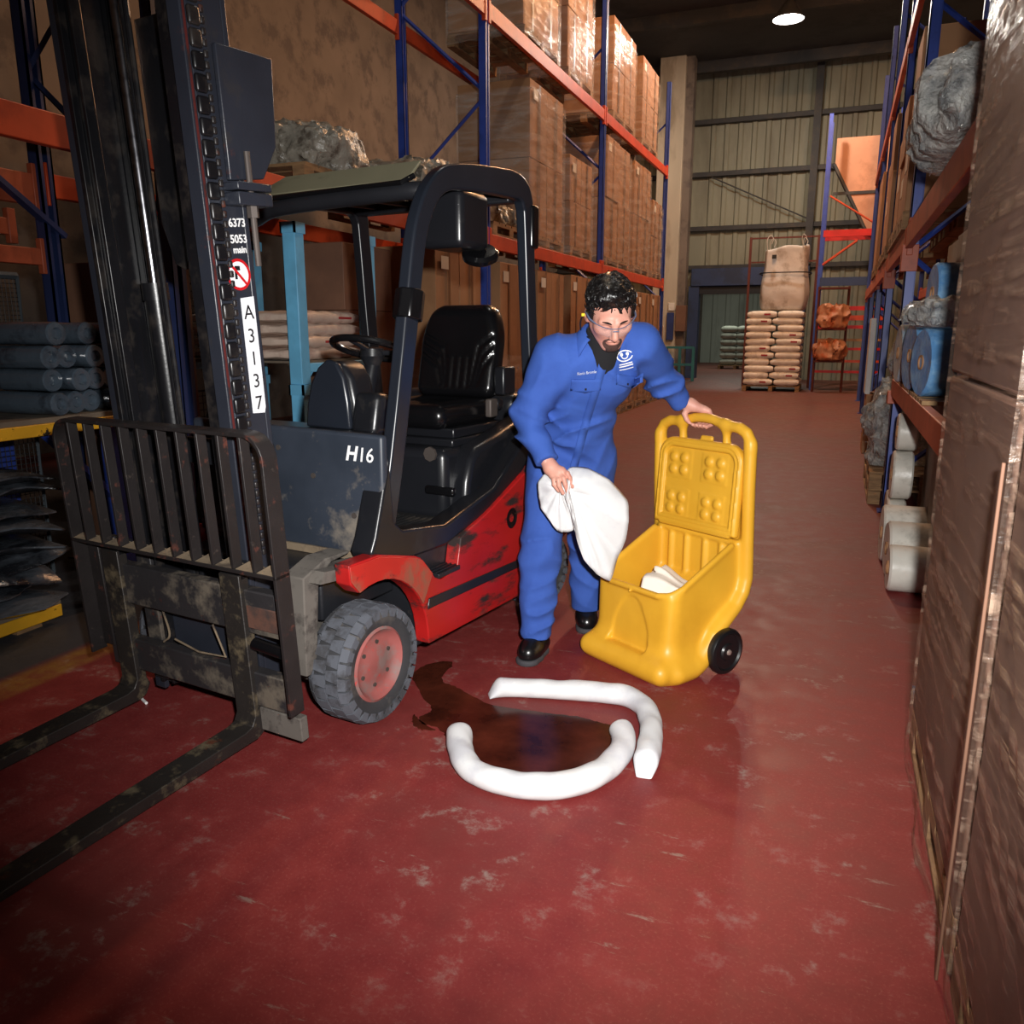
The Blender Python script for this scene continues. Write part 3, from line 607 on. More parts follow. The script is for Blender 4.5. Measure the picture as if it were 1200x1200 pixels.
M('rack_red', (206, 34, 30), 0.45, 0.0)
M('wood_pallet', (150, 116, 80), 0.85, 0.0, c2=(104, 78, 54), scale=6, lo=0.45, hi=0.7, bump=0.2, bscale=30, stretch=(1, 1, 6))
M('cardboard', (166, 122, 84), 0.75, 0.0, c2=(148, 106, 72), scale=2.2, lo=0.4, hi=0.7, bump=0.05, bscale=60)
M('cardboard_dark', (124, 88, 68), 0.7, 0.0, c2=(108, 76, 60), scale=2.2, lo=0.4, hi=0.7)
M('tape_brown', (120, 88, 60), 0.3, 0.0)
M('paper_label', (222, 218, 208), 0.6, var=0.05)

def film_mat(name, alpha_lo, alpha_hi, sx, rot, tint=(235, 225, 215), rough=0.16, scale=3.0, bump=0.5, bdist=0.02, rng=(0.42, 0.72)):
    t = NT(name); vec = t.coords(sx, rnd=False, rot=rot)
    n = t.noise(vec, scale, 6, 0.62, 0.6)
    t.b.inputs['Base Color'].default_value = srgb(tint); t.b.inputs['Roughness'].default_value = rough; t.b.inputs['Specular IOR Level'].default_value = 0.6
    t.bump(n, bump, bdist)
    t.link(t.ramp(n, rng[0], rng[1], alpha_lo, alpha_hi), t.b.inputs['Alpha']); MATS[name] = t.m
film_mat('film_near', 0.06, 0.80, (1.0, 0.22, 3.4), (rad(-35), 0, 0), tint=(178, 150, 130), scale=6.5, rng=(0.50, 0.70), rough=0.2)
film_mat('film_far', 0.08, 0.45, (0.6, 0.6, 3.2), (rad(12), 0, 0), scale=3.5)
film_mat('film_clear', 0.25, 0.75, (1, 1, 1), (0, 0, 0), tint=(205, 208, 205), scale=9, bump=0.9, bdist=0.05)

def corrugated(x0, x1, y, z0, z1, pitch=0.40, dep=0.05):
    """profiled sheet in the xz plane, closed at the back"""
    pts = []; x = x0
    while x < x1 - 1e-6:
        for dx, dy in ((0, 0), (0.55, 0), (0.65, -dep), (0.9, -dep)):
            xx = x + dx * pitch
            if xx <= x1: pts.append((xx, y + dy))
        x += pitch
    pts.append((x1, y)); pts += [(x1, y + 0.08), (x0, y + 0.08)]
    return MB().prism(pts, z0, z1, 'z')
WY = 27.0
m = corrugated(-9.0, -4.35, WY, 0.0, 9.0); m2 = corrugated(-4.35, -1.2, WY, 3.32, 9.0); m.add(m2.v, m2.f); m2 = corrugated(-1.2, 7.0, WY, 0.0, 9.0); m.add(m2.v, m2.f)
wb = struct(m.build('wall_back', 'wall_cladding', smooth=0))
for z in (3.40, 4.55, 6.12, 7.6):
    g = MB(); g.bb((-8.9, WY - 0.20, z - 0.09), (6.9, WY - 0.055, z + 0.05)); g.build('girt', 'girt_steel', wb, bevel=0.01)
for x in (-1.1, 3.0):
    g = MB(); g.bb((x - 0.10, WY - 0.35, 3.4), (x + 0.10, WY - 0.21, 9.0)); g.build('wind_post', 'girt_steel', wb)
g = MB(); g.tube([(-4.0, WY - 0.24, 6.0), (-1.2, WY - 0.24, 4.7)], 0.02, 6); g.build('sway_rod', 'girt_steel', wb)
d = MB(); d.bb((-4.45, WY - 0.42, 2.82), (-1.0, WY - 0.02, 3.34)); dh = struct(d.build('door_1', 'door_blue', bevel=0.01))
d = MB(); d.bb((-4.25, WY - 0.30, 2.58), (-1.1, WY - 0.05, 2.815)); d.build('roller_box', 'door_dark', dh)
d = MB(); d.bb((-4.52, WY - 0.36, 0.0), (-4.20, WY - 0.02, 2.82)); d.build('door_post', 'door_blue', dh)
d = MB(); d.bb((-1.35, WY - 0.36, 0.0), (-1.05, WY - 0.02, 2.82)); d.build('door_post', 'door_blue', dh)
m = corrugated(-9.0, 7.0, 40.0, 0.0, 6.0, 0.6, 0.06); struct(m.build('wall_far', 'wall_pale', smooth=0))
m = MB(); m.bb((-6.3, 27.1, 0), (-6.1, 40, 6)); struct(m.build('wall_annex', 'wall_block'))
m = MB(); m.bb((-9.2, -6, 0), (-9.0, 27, 9.0)); struct(m.build('wall_left', 'wall_block'))
m = MB(); m.bb((7.0, -6, 0), (7.2, 27, 9.0)); struct(m.build('wall_right', 'wall_block'))
m = MB(); m.bb((-9.2, -6.2, 0), (7.2, -6.0, 9.0)); struct(m.build('wall_front', 'wall_block'))
m = MB(); m.bb((-9.2, -6.2, 9.0), (7.2, 40.2, 9.15)); roof = struct(m.build('ceiling', 'roof_sheet'))
for y in (2, 6, 10, 14, 18, 22, 26):
    g = MB(); g.bb((-9.0, y - 0.09, 8.7), (7.0, y + 0.09, 9.0)); g.build('roof_beam', 'girt_steel', roof)
c = MB(); c.bb((-5.35, 25.15, 0), (-4.62, 25.85, 9.0)); colm = struct(c.build('trim_column', 'column_paint', bevel=0.02))
g = MB(); g.bb((-4.62, 25.30, 0), (-4.40, 25.7, 9.0)); g.build('column_casing', 'wall_block', colm)

# high-bay lamps over the aisle
def bay_lamp(x, y, e, colr, label):
    o = thing('high_bay_lamp', label, 'lamp', (x, y, 8.1), group='high bay lamps over the aisle')
    m = MB(); m.lathe([(0.06, 0.42), (0.10, 0.34), (0.14, 0.28), (0.34, 0.0), (0.33, 0.0), (0.13, 0.26), (0.005, 0.30)], n=20); m.build('reflector', 'girt_steel', o)
    m = MB(); m.cyl((0, 0, 0.4), (0, 0, 0.9), 0.012, 8); m.build('hook', 'girt_steel', o)
    ld = bpy.data.lights.new('bulb', 'POINT'); ld.energy = e; ld.color = colr; ld.shadow_soft_size = 0.12
    l = bpy.data.objects.new('bulb', ld); COL.objects.link(l); l.parent = o; l.location = (0, 0, 0.02)
WARM, MILD, COOL = (1.0, 0.52, 0.25), (1.0, 0.74, 0.50), (1.0, 0.93, 0.82)
bay_lamp(-1.6, 6.5, 130, COOL, 'bell shaped high bay lamp above the forklift end of the aisle')
bay_lamp(-1.6, 12.0, 720, WARM, 'bell shaped high bay lamp halfway down the aisle')
bay_lamp(-1.6, 16.5, 720, WARM, 'bell shaped high bay lamp nearing the sack pallet')
bay_lamp(-1.6, 20.6, 700, COOL, 'bell shaped high bay lamp in front of the blue doorway')
bay_lamp(2.8, 20.0, 420, WARM, 'bell shaped high bay lamp over the right hand racking')
ld = bpy.data.lights.new('annex_tube', 'AREA'); ld.energy = 160; ld.size = 2.0; ld.color = (0.95, 1.0, 0.88)
an_o = thing('strip_light', 'long tube light fixed under the annex roof', 'lamp', (-3.5, 33.0, 5.4))
m = MB(); m.bb((-1.2, -0.08, 0), (1.2, 0.08, 0.08)); m.build('casing', 'wall_pale', an_o)
for x in (-1.0, 1.0):
    m = MB(); m.cyl((x, 0, 0.08), (x, 0, 3.6), 0.01, 6); m.build('hanger', 'girt_steel', an_o)
l = bpy.data.objects.new('tube', ld); COL.objects.link(l); l.parent = an_o; l.location = (0, 0, -0.03)
# ------------------------------------------------------------------ pallet racking
def upright(x0, x1, y, h, parent, mat='rack_blue', w=0.10):
    """ladder frame across the rack depth: two slotted posts, braces between"""
    for x in (x0, x1):
        m = MB(); s_ = 1 if x == x0 else -1
        m.bb((x - 0.04, y - w / 2, 0), (x + 0.04, y - w / 2 + 0.012, h)); m.bb((x - 0.04, y + w / 2 - 0.012, 0), (x + 0.04, y + w / 2, h)); m.bb((x - 0.04, y - w / 2, 0), (x - 0.03, y + w / 2, h)); m.bb((x + 0.03, y - w / 2, 0), (x + 0.04, y - 0.018, h)); m.bb((x + 0.03, y + 0.018, 0), (x + 0.04, y + w / 2, h))
        m.bb((x - 0.07, y - w / 2 - 0.03, 0), (x + 0.07, y + w / 2 + 0.03, 0.01)); m.build('post', mat, parent)
    z = 0.3; k = 0
    while z + 0.9 < h:
        m = MB(); a, b = (x0, x1) if k % 2 == 0 else (x1, x0); m.tube([(a, y, z), (b, y, z + 0.85)], 0.02, 4); m.build('brace', mat, parent); z += 0.9; k += 1
def beam(x, y0, y1, z, h, parent, mat='rack_orange', d=0.05):
    m = MB(); m.bb((x - d / 2, y0 + 0.05, z - h), (x + d / 2, y1 - 0.05, z)); m.bb((x - d / 2 + 0.012, y0 + 0.02, z - h - 0.05), (x + d / 2 + 0.006, y0 + 0.075, z + 0.06)); m.bb((x - d / 2 + 0.012, y1 - 0.075, z - h - 0.05), (x + d / 2 + 0.006, y1 - 0.02, z + 0.06))
    m.build('beam', mat, parent, bevel=0.005)
LX0, LX1 = -3.62, -4.62
LR = thing('pallet_rack', 'tall blue and orange pallet racking along the left of the aisle behind the forklift', 'rack', (0, 0, 0))
LY = (3.9, 8.5, 13.1, 18.05)
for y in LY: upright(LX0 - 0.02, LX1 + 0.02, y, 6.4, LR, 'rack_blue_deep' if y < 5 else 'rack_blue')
for a, b in zip(LY[:-1], LY[1:]):
    for z in (2.50, 4.75): beam(LX0, a, b, z, 0.155, LR); beam(LX1, a, b, z - 0.08, 0.14, LR)
beam(LX1, -0.2, 3.9, 2.40, 0.18, LR, 'rack_brown_orange'); beam(LX1 - 0.25, -0.2, 3.9, 2.16, 0.10, LR, 'rack_brown_orange'); beam(LX1, -0.2, 3.9, 1.97, 0.10, LR, 'rack_brown_orange')
beam(LX0, -0.2, 3.9, 2.50, 0.155, LR)
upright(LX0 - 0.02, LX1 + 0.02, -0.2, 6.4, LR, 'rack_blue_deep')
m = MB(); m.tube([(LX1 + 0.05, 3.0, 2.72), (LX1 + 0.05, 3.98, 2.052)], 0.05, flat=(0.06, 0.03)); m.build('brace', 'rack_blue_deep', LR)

def pallet_mb(w, d, h=0.14):
    m = MB(); n = 6
    for k in range(n):
        y = -d / 2 + d * (k + 0.5) / n; m.bb((-w / 2, y - d / n * 0.42, h - 0.022), (w / 2, y + d / n * 0.42, h))
    for x in (-w / 2 + 0.05, 0, w / 2 - 0.05):
        m.bb((x - 0.05, -d / 2, h - 0.045), (x + 0.05, d / 2, h - 0.022)); m.bb((x - 0.05, -d / 2, 0), (x + 0.05, d / 2, 0.02))
        for y in (-d / 2 + 0.06, 0, d / 2 - 0.06): m.bb((x - 0.05, y - 0.06, 0.02), (x + 0.05, y + 0.06, h - 0.045))
    return m
_pal = {}
def add_pallet(parent, w, d, loc, name='pallet'):
    key = (w, d)
    if key not in _pal:
        o = pallet_mb(w, d).build(name, 'wood_pallet', parent, smooth=0); _pal[key] = o.data
    else:
        o = bpy.data.objects.new(name, _pal[key]); COL.objects.link(o); o.parent = parent
    o.location = loc; return o
_pb = {}
def add_split_pallet(parent, w, d, loc, name='pallet', h=0.14):
    """pallet whose boards and blocks are pieces of their own: runners are the part, boards its sub-parts"""
    m = MB()
    for x in (-w / 2 + 0.05, 0, w / 2 - 0.05): m.bb((x - 0.05, -d / 2, h - 0.045), (x + 0.05, d / 2, h - 0.0225))
    p = m.build(name, 'wood_pallet', parent, smooth=0, loc=loc); n = 6
    def piece(nm, key, lo, hi, at):
        if key not in _pb: q = MB().bb(lo, hi).build(nm, 'wood_pallet', p, bevel=0.003); _pb[key] = q.data
        else:
            q = bpy.data.objects.new(nm, _pb[key]); COL.objects.link(q); q.parent = p
        q.location = at
    for k in range(n): piece('top_board', ('t', w, d), (-w / 2, -d / n * 0.42, 0), (w / 2, d / n * 0.42, 0.022), (0, -d / 2 + d * (k + 0.5) / n, h - 0.022))
    for x in (-w / 2 + 0.05, 0, w / 2 - 0.05):
        piece('bottom_board', ('b', d), (-0.05, -d / 2, 0), (0.05, d / 2, 0.02), (x, 0, 0))
        for y in (-d / 2 + 0.06, 0, d / 2 - 0.06): piece('block', ('k',), (-0.05, -0.06, 0), (0.05, 0.06, h - 0.066), (x, y, 0.0205))
    return p
def film_shell(w, d, z0, z1, seed, amp=0.006, n=10):
    """wrinkled plastic skin round a load"""
    rs = np.random.RandomState(seed); mb = MB(); per = []
    for (a, b) in (((-w / 2, -d / 2), (w / 2, -d / 2)), ((w / 2, -d / 2), (w / 2, d / 2)), ((w / 2, d / 2), (-w / 2, d / 2)), ((-w / 2, d / 2), (-w / 2, -d / 2))):
        for k in range(n): t = k / n; per.append((a[0] + (b[0] - a[0]) * t, a[1] + (b[1] - a[1]) * t))
    nz = 9; m_ = len(per); vs = []
    for j in range(nz):
        z = z0 + (z1 - z0) * j / (nz - 1)
        for i, (x, y) in enumerate(per):
            corner = (i % n == 0); s_ = 1 + ((0.0 if corner else rs.rand() * amp) + 0.004) * 2
            vs.append((x * s_ + np.sign(x) * 0.003, y * s_ + np.sign(y) * 0.003, z + (rs.rand() - 0.5) * 0.03 * (j in (0, nz - 1))))
    fs = [(j * m_ + i, j * m_ + (i + 1) % m_, (j + 1) * m_ + (i + 1) % m_, (j + 1) * m_ + i) for j in range(nz - 1) for i in range(m_)]
    return mb.add(vs, fs)
def carton_mb(lo, hi):
    m = MB(); m.bb(lo, hi); return m
def carton_load(y, z, w, h, label, group, rows=1, film=0.55, mat='cardboard', x=-4.10, d=0.98, seed=0, mark=True):
    """pallet load: w along the aisle; two cartons abreast per row, plastic film round the lower part"""
    o = thing('wrapped_pallet_load', label, 'pallet load', (x, y, z), group=group)
    add_pallet(o, round(d, 2), round(w, 2), (0, 0, 0))
    z0 = 0.142; hh = (h - z0) / rows; rs = random.Random(seed)
    for r in range(rows):
        for s_ in (-1, 1):
            c = carton_mb((-d / 2 + 0.01, 0.004 if s_ > 0 else -w / 2 + 0.01, z0 + r * hh), (d / 2 - 0.01 - rs.random() * 0.02, w / 2 - 0.01 if s_ > 0 else -0.004, z0 + (r + 1) * hh - 0.006))
            cc = c.build('carton', mat, o, bevel=0.006)
            yc = s_ * w / 4; tp = MB(); tp.bb((d / 2 - 0.01, yc - 0.025, z0 + r * hh + 0.01), (d / 2 - 0.008, yc + 0.025, z0 + (r + 1) * hh - 0.02)); tp.build('tape', 'tape_brown', cc)
            if mark and s_ < 0 and r == rows - 1:
                lb = MB(); lb.bb((d / 2 - 0.009, -w / 2 + 0.10, z0 + (r + 1) * hh - 0.22), (d / 2 - 0.0055, -w / 2 + 0.26, z0 + (r + 1) * hh - 0.10)); lb.build('paper_label', 'paper_label', cc)
    fm = film_shell(d, w, 0.03, z0 + (h - z0) * film, seed + 3).build('stretch_film', 'film_far', o, smooth=0)
    return o
GL = 'tall carton loads on the floor of the left racking'
for i, (y, w, h, lab) in enumerate(((7.82, 1.10, 2.28, 'tall carton load standing behind the forklift seat, first of the floor row'), (9.42, 1.10, 2.24, 'tall carton load seen between the forklift rear pillar and the seat'),
        (10.72, 1.10, 2.24, 'tall carton load beside the rear pillar of the forklift'), (12.1, 1.10, 2.26, 'tall carton load behind the shoulder of the man in blue'),
        (13.75, 1.12, 2.2, 'tall carton load right behind the head of the man in blue'), (15.05, 1.12, 2.2, 'tall carton load under the first joint of the orange beam past the man'), (16.3, 1.10, 2.2, 'tall carton load next to last in the floor row of the left racking'), (17.42, 0.92, 2.2, 'tall carton load at the column end of the floor row'))):
    carton_load(y, 0, w, h, lab, GL, 1, 0.5, seed=i)
G2 = 'wrapped loads on the upper beam of the left racking'
for i, (y, w, h, lab) in enumerate(((10.55, 1.3, 1.9, 'wrapped two tier carton load on the orange beam above the forklift'), (12.05, 1.1, 1.35, 'lower carton load on the orange beam beside the taller wrapped one'),
        (14.2, 1.6, 1.98, 'big wrapped carton load on the orange beam next to the blue post'), (16.0, 1.3, 1.95, 'wrapped carton load on the orange beam, second from the column'), (17.4, 0.95, 1.5, 'wrapped carton load at the column end of the orange beam'))):
    carton_load(y, 2.505, w, h, lab, G2, 2, 0.95, seed=20 + i, x=-4.12)
for i, (y, w, h) in enumerate(((10.3, 1.3, 1.4), (11.9, 1.2, 1.6), (14.4, 1.5, 1.5), (16.4, 1.4, 1.5))):
    carton_load(y, 4.755, w, h, ('lowest wrapped carton load on the top beam of the left racking', 'tallest wrapped carton load on the top beam of the left racking', 'widest wrapped carton load on the top beam of the left racking', 'wrapped carton load at the column end of the top beam')[i], 'wrapped loads on the top beam of the left racking', 2, 0.9, seed=40 + i, x=-4.12)
# odds and ends on the beam just behind the forklift roof
M('film_bundle', (150, 144, 132), 0.35, 0.0, c2=(96, 88, 78), scale=9, bump=0.8, bscale=14, bdist=0.03)
M('plank', (160, 128, 88), 0.8, 0.0, c2=(120, 92, 62), scale=5, stretch=(1, 6, 1))
def lump_mb(sx, sy, sz, seed, h=0.03, amp=0.35):
    rs = np.random.RandomState(seed); cs = [(rs.uniform(-0.6, 0.6) * sx / 2, rs.uniform(-0.6, 0.6) * sy / 2, rs.uniform(0.25, 0.6) * sz, rs.uniform(0.22, 0.42)) for _ in range(7)]
    def f(G):
        d = sd_box(G, (0, 0, sz * 0.35), (sx * 0.8, sy * 0.8, sz * 0.7), 0.06)
        for (x, y, z, r) in cs: d = smin(d, sd_ell(G, (x, y, z), (r * sx, r * sy, r * sz)), 0.05)
        n1 = vnoise(G[0] * 7 + seed, G[1] * 6, G[2] * 5 + seed); n2 = vnoise(G[0] * 19, G[1] * 15 + seed, G[2] * 13)
        d = d - 0.075 * (1 - np.abs(2 * n1 - 1) * 2) * min(1, sz / 0.35) - 0.030 * (1 - np.abs(2 * n2 - 1) * 2)
        return np.maximum(d, -G[2] + 0.001)
    return sdf_mb(f, (-sx * 0.72 - 0.05, -sy * 0.72 - 0.05, -h), (sx * 0.72 + 0.05, sy * 0.72 + 0.05, sz * 1.25 + 0.1), h)
for (y, sx, sy, sz, lab) in ((5.75, 0.85, 0.8, 0.35, 'crumpled film bundle on the orange beam over the forklift roof'), (7.5, 0.9, 1.1, 0.42, 'larger crumpled film bundle on the beam by the guard bend'), (9.2, 0.9, 1.0, 0.30, 'flat film bundle lying on planks behind the forklift rear lamp')):
    o = thing('film_bundle', lab, 'plastic bundle', (-4.1, y, 2.505)); add_pallet(o, 0.98, 1.1, (0, 0, 0)); lump_mb(sx, sy, sz, int(y * 7)).build('bundle', 'film_bundle', o, loc=(0, 0, 0.14))

# --- near left: steel deck with yellow edge, dark wrapped tubes on it, mesh behind
M('yellow_edge', (214, 160, 36), 0.5, 0.0, c2=(28, 24, 20), scale=7, lo=0.60, hi=0.63, stretch=(1, 1, 1))
M('deck_board', (110, 98, 84), 0.85, 0.0, c2=(84, 74, 64), scale=5)
M('dark_film', (76, 88, 100), 0.18, 0.0, c2=(52, 60, 70), scale=6, spec=0.8, bump=0.35, bscale=18, bdist=0.01, coat=0.5)
M('black_sheet', (84, 90, 98), 0.26, 0.0, c2=(26, 28, 33), scale=4.5, lo=0.42, hi=0.62, spec=0.55, bump=0.6, bscale=7, bdist=0.03, stretch=(1, 0.5, 2), bdetail=5)
M('mesh_wire', (32, 33, 36), 0.5, 0.3)
M('mesh_frame', (86, 94, 100), 0.5, 0.2)
M('light_blue', (104, 176, 214), 0.45, 0.0, c2=(70, 92, 106), scale=9, lo=0.66, hi=0.70)
M('sack_pink', (206, 184, 168), 0.55, 0.0, c2=(190, 160, 146), scale=6, bump=0.3, bscale=18, bdist=0.01)
M('print_red', (158, 38, 44), 0.6)
DK = thing('steel_deck', 'raised deck with a chipped yellow front edge carrying dark plastic rolls', 'shelf', (-3.60, 2.0, 0))
m = MB(); m.bb((-1.0, -1.6, 1.035), (0.0, 1.42, 1.06)); m.build('deck_board', 'deck_board', DK)
m = MB(); m.bb((-0.05, -1.6, 0.975), (0.012, 1.42, 1.034)); m.build('edge_beam', 'yellow_edge', DK, bevel=0.004)
m = MB(); m.tube([(-0.06, 0.95, 0.97), (-0.06, 1.36, 0.55)], 0.03, flat=(0.05, 0.03)); m.build('knee_brace', 'rack_blue', DK)
for x, y in ((-0.06, 1.36), (-0.94, 1.36), (-0.06, -1.5), (-0.94, -1.5)):
    m = MB(); m.bb((x - 0.04, y - 0.05, 0), (x + 0.04, y + 0.05, 0.98)); m.build('leg', 'rack_blue', DK)
roll_me = None; r = 0.058
def dark_roll_mb(L):
    m = MB(); prof = [(0.020, 0.02), (0.030, 0.0), (r - 0.006, 0.0), (r, 0.008), (r - 0.001, L * 0.3), (r, L * 0.5), (r - 0.002, L * 0.8), (r, L - 0.008), (r - 0.006, L), (0.030, L), (0.020, L - 0.02)]
    m.lathe(prof, axis='x', n=18); return m
for k in range(4):
    for tier in range(4):
        if tier == 3 and k in (1,): continue
        L = 0.42 + 0.04 * ((k * 3 + tier) % 3)
        o = dark_roll_mb(L).build('plastic_roll', 'dark_film')
        o.location = (-3.61 - L - 0.03 * ((k + tier * 2) % 3), 3.02 + 0.119 * k + 0.02 * (tier % 2), 1.0605 + r + tier * 0.1155)
        tag(o, 'dark shiny plastic roll piled on the yellow edged deck', 'plastic roll', 'dark plastic rolls on the deck')
for k in range(3):
    o = dark_roll_mb(0.40).build('plastic_roll', 'dark_film'); o.location = (-4.05 - 0.1 * k, 2.62, 1.0605 + r + 0.1165 * k)
    tag(o, 'dark shiny plastic roll piled on the yellow edged deck', 'plastic roll', 'dark plastic rolls on the deck')
# stack of folded black plastic sheets on a low yellow-edged pallet
PT = thing('low_pallet', 'low pallet with a yellow edge under the black plastic sheets', 'pallet', (-4.15, 2.25, 0))
m = MB(); m.bb((-0.5, -1.2, 0.10), (0.5, 0.66, 0.125)); m.build('top_board', 'deck_board', PT)
m = MB(); m.bb((0.465, -1.2, 0.035), (0.505, 0.66, 0.099)); m.build('yellow_edge', 'yellow_edge', PT, bevel=0.004)
for y in (-1.0, -0.2, 0.5):
    m = MB(); m.bb((-0.5, y - 0.07, 0.0), (0.46, y + 0.07, 0.099)); m.build('block', 'wood_pallet', PT)
rs = np.random.RandomState(3)
zc = 0.13
for i in range(9):
    th = 0.070 + 0.012 * rs.rand(); nx_, ny_ = 14, 26; sxx = 0.98 + 0.10 * rs.rand(); syy = 1.75 + 0.1 * rs.rand(); ph = rs.rand(4) * 6; vs = []
    for top in (0, 1):
        for a in range(nx_):
            for b in range(ny_):
                u, v = a / (nx_ - 1), b / (ny_ - 1); edge = min(u, 1 - u, v, 1 - v)
                x = (u - 0.5) * sxx + (0.04 * math.sin(v * 13 + ph[0]) + 0.03 * math.sin(v * 31 + ph[1])) * u; y = (v - 0.5) * syy + 0.03 * math.sin(u * 9 + ph[2])
                roundz = min(1, edge / 0.10) ** 0.5
                sag = -0.07 * max(0, (u - 0.7) / 0.3) ** 2 * (0.4 + 0.6 * math.sin(v * 11 + ph[3])) + 0.02 * math.sin(v * 9 + ph[2])
                z = (th * (0.55 + 0.45 * roundz) if top else th * 0.45 * (1 - roundz)) + (0.012 * math.sin(u * 13 + v * 19 + ph[1]) * edge * 4 if top else 0) + (sag if i > 1 else 0)
                vs.append((x, y, z))
    N = nx_ * ny_; fs = []
    for a in range(nx_ - 1):
        for b in range(ny_ - 1):
            q = a * ny_ + b; fs.append((q, q + ny_, q + ny_ + 1, q + 1)[::-1]); fs.append((N + q, N + q + ny_, N + q + ny_ + 1, N + q + 1))
    rim = [(a, 0) for a in range(nx_)] + [(nx_ - 1, b) for b in range(1, ny_)] + [(a, ny_ - 1) for a in range(nx_ - 2, -1, -1)] + [(0, b) for b in range(ny_ - 2, 0, -1)]
    ids = [a * ny_ + b for a, b in rim]
    for k in range(len(ids)): p, q = ids[k], ids[(k + 1) % len(ids)]; fs.append((p, q, N + q, N + p))
    mb = MB(); mb.add(vs, fs); o = mb.build('plastic_sheet', 'black_sheet', smooth=60); o.location = (-4.10 + 0.03 * rs.rand(), 2.0, zc); o.rotation_euler = (0, 0, rad(rs.uniform(-3, 3))); zc += th + 0.001
    tag(o, 'folded black plastic sheet in the slumped stack under the deck', 'plastic sheet', 'black plastic sheets on the low pallet')
def wire_panel(w, h, step, r, name, parent, loc, rot, frame=0.02, fmat='mesh_frame'):
    m = MB(); x = 0.0
    while x <= w + 1e-6: m.tube([(x, 0, 0), (x, 0, h)], r, 4, caps=False); x += step
    z = 0.0
    while z <= h + 1e-6: m.tube([(0, r, z), (w, r, z)], r, 4, caps=False); z += step
    o = m.build(name, 'mesh_wire', parent, smooth=0, loc=loc, rot=rot); o['kind'] = 'stuff'
    f = MB(); f.tube([(0, 0, 0), (w, 0, 0), (w, 0, h), (0, 0, h)], frame, 4, closed=True); f.build('mesh_frame', fmat, parent, loc=loc, rot=rot)
MC = thing('mesh_screen', 'grey framed wire mesh screen standing behind the dark rolls', 'mesh screen', (-4.42, 1.4, 0))
wire_panel(2.1, 0.72, 0.025, 0.0022, 'wire_mesh', MC, (0, 0, 1.065), (0, 0, PI / 2))
wire_panel(2.1, 0.90, 0.03, 0.0022, 'wire_mesh', MC, (0, 0, 0.02), (0, 0, PI / 2))
for i, (y, z, h) in enumerate(((2.35, 0, 0.95), (3.05, 0, 0.90), (2.4, 1.065, 0.55), (3.05, 1.065, 0.62))):
    c = MB(); c.bb((-0.25, -0.32, 0), (0.25, 0.32, h)); o = c.build('carton', 'cardboard_dark', bevel=0.006, loc=(-4.86, y, z)); tag(o, 'brown carton half hidden behind the wire mesh screen', 'carton', 'cartons behind the mesh screen')
SB = thing('shelf_board', 'dark board shelf carrying the cartons behind the mesh screen', 'shelf', (-4.86, 2.7, 0)); m = MB(); m.bb((-0.3, -0.75, 1.03), (0.3, 0.75, 1.063)); m.build('board', 'deck_board', SB)
for y in (-0.7, 0.7):
    m = MB(); m.bb((-0.3, y - 0.02, 0), (0.3, y + 0.02, 1.03)); m.build('support', 'deck_board', SB)
# light blue post pallets (stillages), one on the other, with sacks and a mesh side
def stillage(z0, zt, lab):
    o = thing('post_pallet', lab, 'stillage', (-3.95, 5.18, z0))
    for x, y in ((0.55, -0.45), (0.55, 0.45), (-0.5, -0.45), (-0.5, 0.45)):
        m = MB(); m.bb((x - 0.05, y - 0.05, 0), (x + 0.05, y + 0.05, zt - 0.05)); p = m.build('post', 'light_blue', o, bevel=0.006)
        c = MB(); c.bb((x - 0.058, y - 0.058, zt - 0.07), (x + 0.058, y - 0.045, zt)); c.bb((x - 0.058, y - 0.058, zt - 0.07), (x - 0.045, y + 0.058, zt)); c.bb((x + 0.045, y - 0.058, zt - 0.07), (x + 0.058, y + 0.058, zt)); c.build('cup', 'light_blue', p)
        g = MB(); g.prism([(y + 0.05 * (1 if y < 0 else -1), 0.0), (y + 0.16 * (1 if y < 0 else -1), 0.10), (y + 0.05 * (1 if y < 0 else -1), 0.10)], x - 0.01, x + 0.01, 'x'); g.build('gusset', 'light_blue', p)
    for x in (0.55, -0.5):
        m = MB(); m.bb((x - 0.035, -0.4, 0.08), (x + 0.035, 0.4, 0.14)); m.build('base_rail', 'light_blue', o, bevel=0.004)
    m = MB(); m.bb((-0.5, -0.45, 0.141), (0.55, 0.45, 0.155)); m.build('base_plate', 'deck_board', o)
    wire_panel(0.78, zt - 0.25, 0.052, 0.003, 'wire_mesh', o, (-0.45, -0.39, 0.17), (0, 0, PI / 2), 0.012, 'mesh_wire')
    return o
stillage(0.0, 1.12, 'light blue post pallet on the floor behind the forklift cowl')
stillage(1.12, 1.05, 'upper light blue post pallet stacked behind the forklift cowl, holding pale sacks')
def sack_mb(L, W, H, h=0.02, seed=0):
    def f(G):
        X, Y, Z = G; e = np.minimum(1, np.maximum(0, (L / 2 - np.abs(X)) / (L * 0.22))) ** 0.5
        hh = H / 2 * (0.42 + 0.58 * e); d = np.sqrt((np.maximum(np.abs(Y) - (W / 2 - hh), 0)) ** 2 + Z ** 2) - hh
        d = smax(d, np.abs(X) - L / 2, 0.015)
        return d + 0.004 * np.sin(X * 37 + seed) * np.sin(Y * 29)
    return sdf_mb(f, (-L / 2 - 0.04, -W / 2 - 0.04, -H / 2 - 0.04), (L / 2 + 0.04, W / 2 + 0.04, H / 2 + 0.04), h)
ps = sack_mb(0.82, 0.46, 0.088, 0.016).build('sack', 'sack_pink'); COL.objects.unlink(ps)
